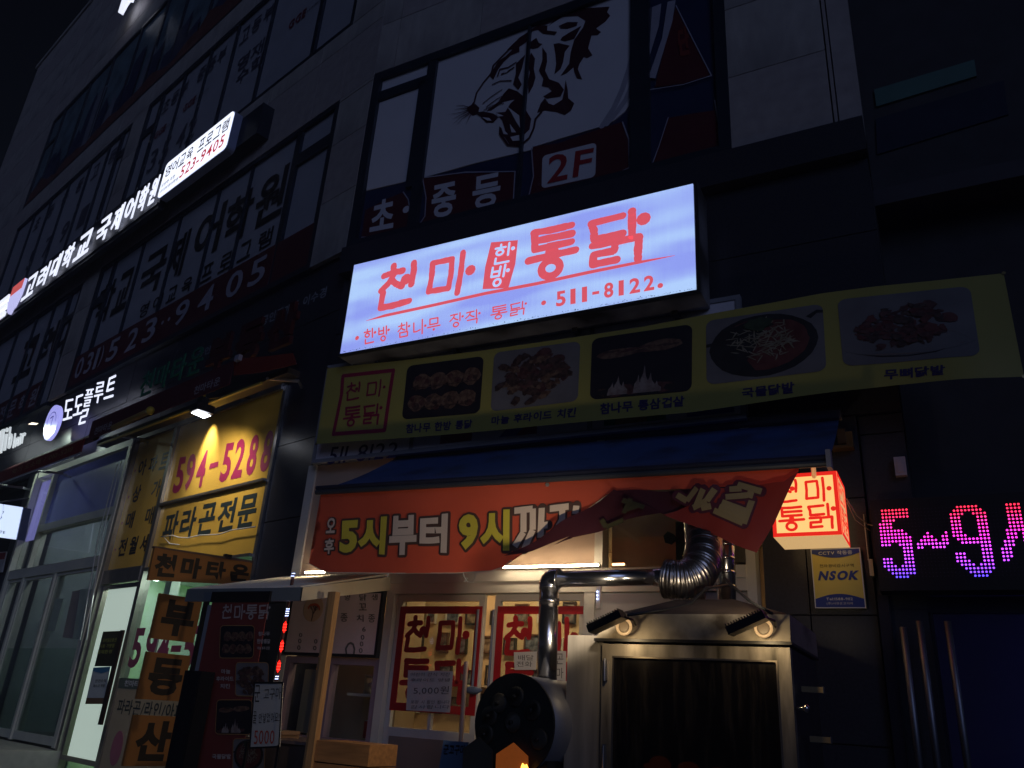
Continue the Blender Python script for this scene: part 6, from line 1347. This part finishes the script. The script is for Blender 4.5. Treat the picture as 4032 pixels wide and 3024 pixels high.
# ================================================================= LONG ACADEMY SIGN
T = Thing('channel_letters', 'long row of glowing white academy letters climbing the dark wall to the small lightbox', 'sign', L, (-7.5, -.3, 8.3))
R3 = lambda pts: L.ps(r3, pts, .3)
LZ0, LZ1 = 8.30, 8.80
for ch, a, b in (('고', -10.25, -9.62), ('려', -9.55, -9.02), ('대', -8.92, -8.45), ('학', -8.38, -7.88), ('교', -7.80, -7.12), ('국', -6.95, -6.40), ('제', -6.35, -5.95), ('어', -5.90, -5.45), ('학', -5.42, -5.08), ('원', -5.04, -4.76)):
    T.part('letter', MB().text(ch, rect(a + .03, b - .03, LZ0, LZ1), .3, .015, th=.012), [whitelit])
T.part('letter', MB().text('E', rect(-12.0, -11.25, LZ0, LZ1), .3, .05, th=.06), [whitelit]); T.part('letter', MB().text('G', rect(-13.0, -12.1, LZ0, LZ1), .3, .05, th=.06), [redglow])
mb = MB(); sh = [(-11.1, 8.90), (-10.45, 8.90), (-10.45, 8.55), (-10.6, 8.30), (-10.78, 8.2), (-10.95, 8.3), (-11.1, 8.55)]; mb.poly(sh, .3, .05); T.part('shield_emblem', mb, M('shield_glow', (.5, .5, .7), .4, es=.9, ecol=(.6, .6, 1.0), noise=0)); T.part('shield_top', MB().poly([(-11.1, 8.90), (-10.45, 8.90), (-10.45, 8.68), (-11.1, 8.68)], .304, .003), M('shield_red', (.5, .1, .1), .4, es=.6, ecol=(.9, .16, .16), noise=0))
T.part('backing_panel', MB().box(-13.6, -4.70, -.24, -.16, 8.18, 8.98), M('backing_dark', (.02, .024, .035), .5)); T.part('mounting_rail', MB().box(-13.2, -4.72, -.26, -.24, 8.25, 8.29), M('rail_dark', (.02, .03, .04), .5))
T = Thing('lightbox_sign', 'narrow glowing white lightbox with red telephone number right of the long academy letters', 'sign', L, (-3.7, -.3, 8.3))
lx0, lx1, lz0, lz1 = -4.66, -2.73, 8.29, 8.92
T.part('face', MB().poly(rrq(rect(lx0, lx1, lz0, lz1), .12, 3), .3, .01), M('lightbox_white', (.8, .8, .9), .4, es=1.35, ecol=(.80, .86, 1.0), noise=0)); T.part('casing', MB().poly(rrq(rect(lx0 - .01, lx1 + .01, lz0 - .01, lz1 + .01), .12, 3), .288, .12), M('box_side', (.3, .35, .55), .4)); T.part('wall_mount', MB().box(-4.5, -2.2, -.17, .0, 8.35, 8.85), M('mount_dark', (.012, .018, .03), .5))
mb = MB()
for i, ch in enumerate('영어교육'): mb.text(ch, rect(-4.60 + i * .215, -4.42 + i * .215, 8.62, 8.84), .303, .01)
for i, ch in enumerate('프로그램'): mb.text(ch, rect(-3.62 + i * .215, -3.44 + i * .215, 8.62, 8.84), .303, .01)
mb.text('남양주 호평', rect(-4.60, -4.20, 8.46, 8.53), .303, .01); mb.text('아이비영어학원', rect(-4.60, -4.05, 8.35, 8.42), .303, .01)
T.part('lettering', mb, M('lit_black_ink', (.05, .03, .08), .5, noise=0, es=.05, ecol=(.3, .2, .4)))
mb = MB().text('523-9405', rect(-4.02, -2.82, 8.36, 8.57), .303, .01); T.part('telephone_lettering', mb, M('lit_red_ink', (.5, .02, .04), .5, es=.5, ecol=(.8, .05, .08), noise=0))
T = Thing('channel_letters', 'fragment of a glowing white letter at the top edge above the fourth floor', 'sign', L, (-9.9, -.3, 15.6))
T.part('letter', MB().poly(L.ps(r1, [(1142, 118), (1165, 132), (1215, 40), (1240, 5), (1265, 10), (1290, -60), (1200, -60), (1175, 10)], .3), .3, .06), whitelit)
# overhead wire at far left
single('street_cable', 'thin cable crossing the far left of the facade near the academy letters', 'cable', L, MB().tube([(-18, -1.5, 7.3), (-15.2, -1.2, 7.28)], .012, 5), M('cable_pale', (.2, .2, .22), .6, noise=0))
# green bracket / fan behind the duct
T = Thing('wall_fan', 'dark green wall mounted extractor fan half hidden behind the ribbed duct', 'fan', C, (-1.45, -.3, 2.55))
mb = MB(); mb.poly(C.ps(H, [(530, 230), (640, 230), (620, 380), (580, 390), (575, 450), (535, 455)], .3), .3, .03); T.part('bracket', mb, M('fan_green', (.012, .07, .05), .5))
mb = MB(); mb.poly(C.ps(H, [(460, 310), (485, 283), (520, 300), (535, 330), (505, 358), (470, 350)], .32), .32, .02); T.part('blade', mb, MATS['fan_green'])
p_ = C.p(H(600, 300), .3); T.part('motor', MB().cyl((p_[0], -.30, p_[1]), (0, -1, 0), .06, .05, 18), M('fan_black', (.01, .012, .02), .4))

# ================================================================= added haze volume: lifts darks and spreads glow round lit signs
hz = bpy.data.materials.new('night_haze'); hz.use_nodes = True; n = hz.node_tree; n.nodes.remove(n.nodes['Principled BSDF'])
pvn = n.nodes.new('ShaderNodeVolumePrincipled'); pvn.inputs['Color'].default_value = (.80, .84, 1, 1); pvn.inputs['Density'].default_value = HAZE; n.links.new(pvn.outputs[0], n.nodes['Material Output'].inputs['Volume'])
if HAZE: single('haze', None, None, WORLD, MB().box(-402, 402, -402, 402, -1.4, 20.6), hz, kind='stuff', base=(0, 0, 0))
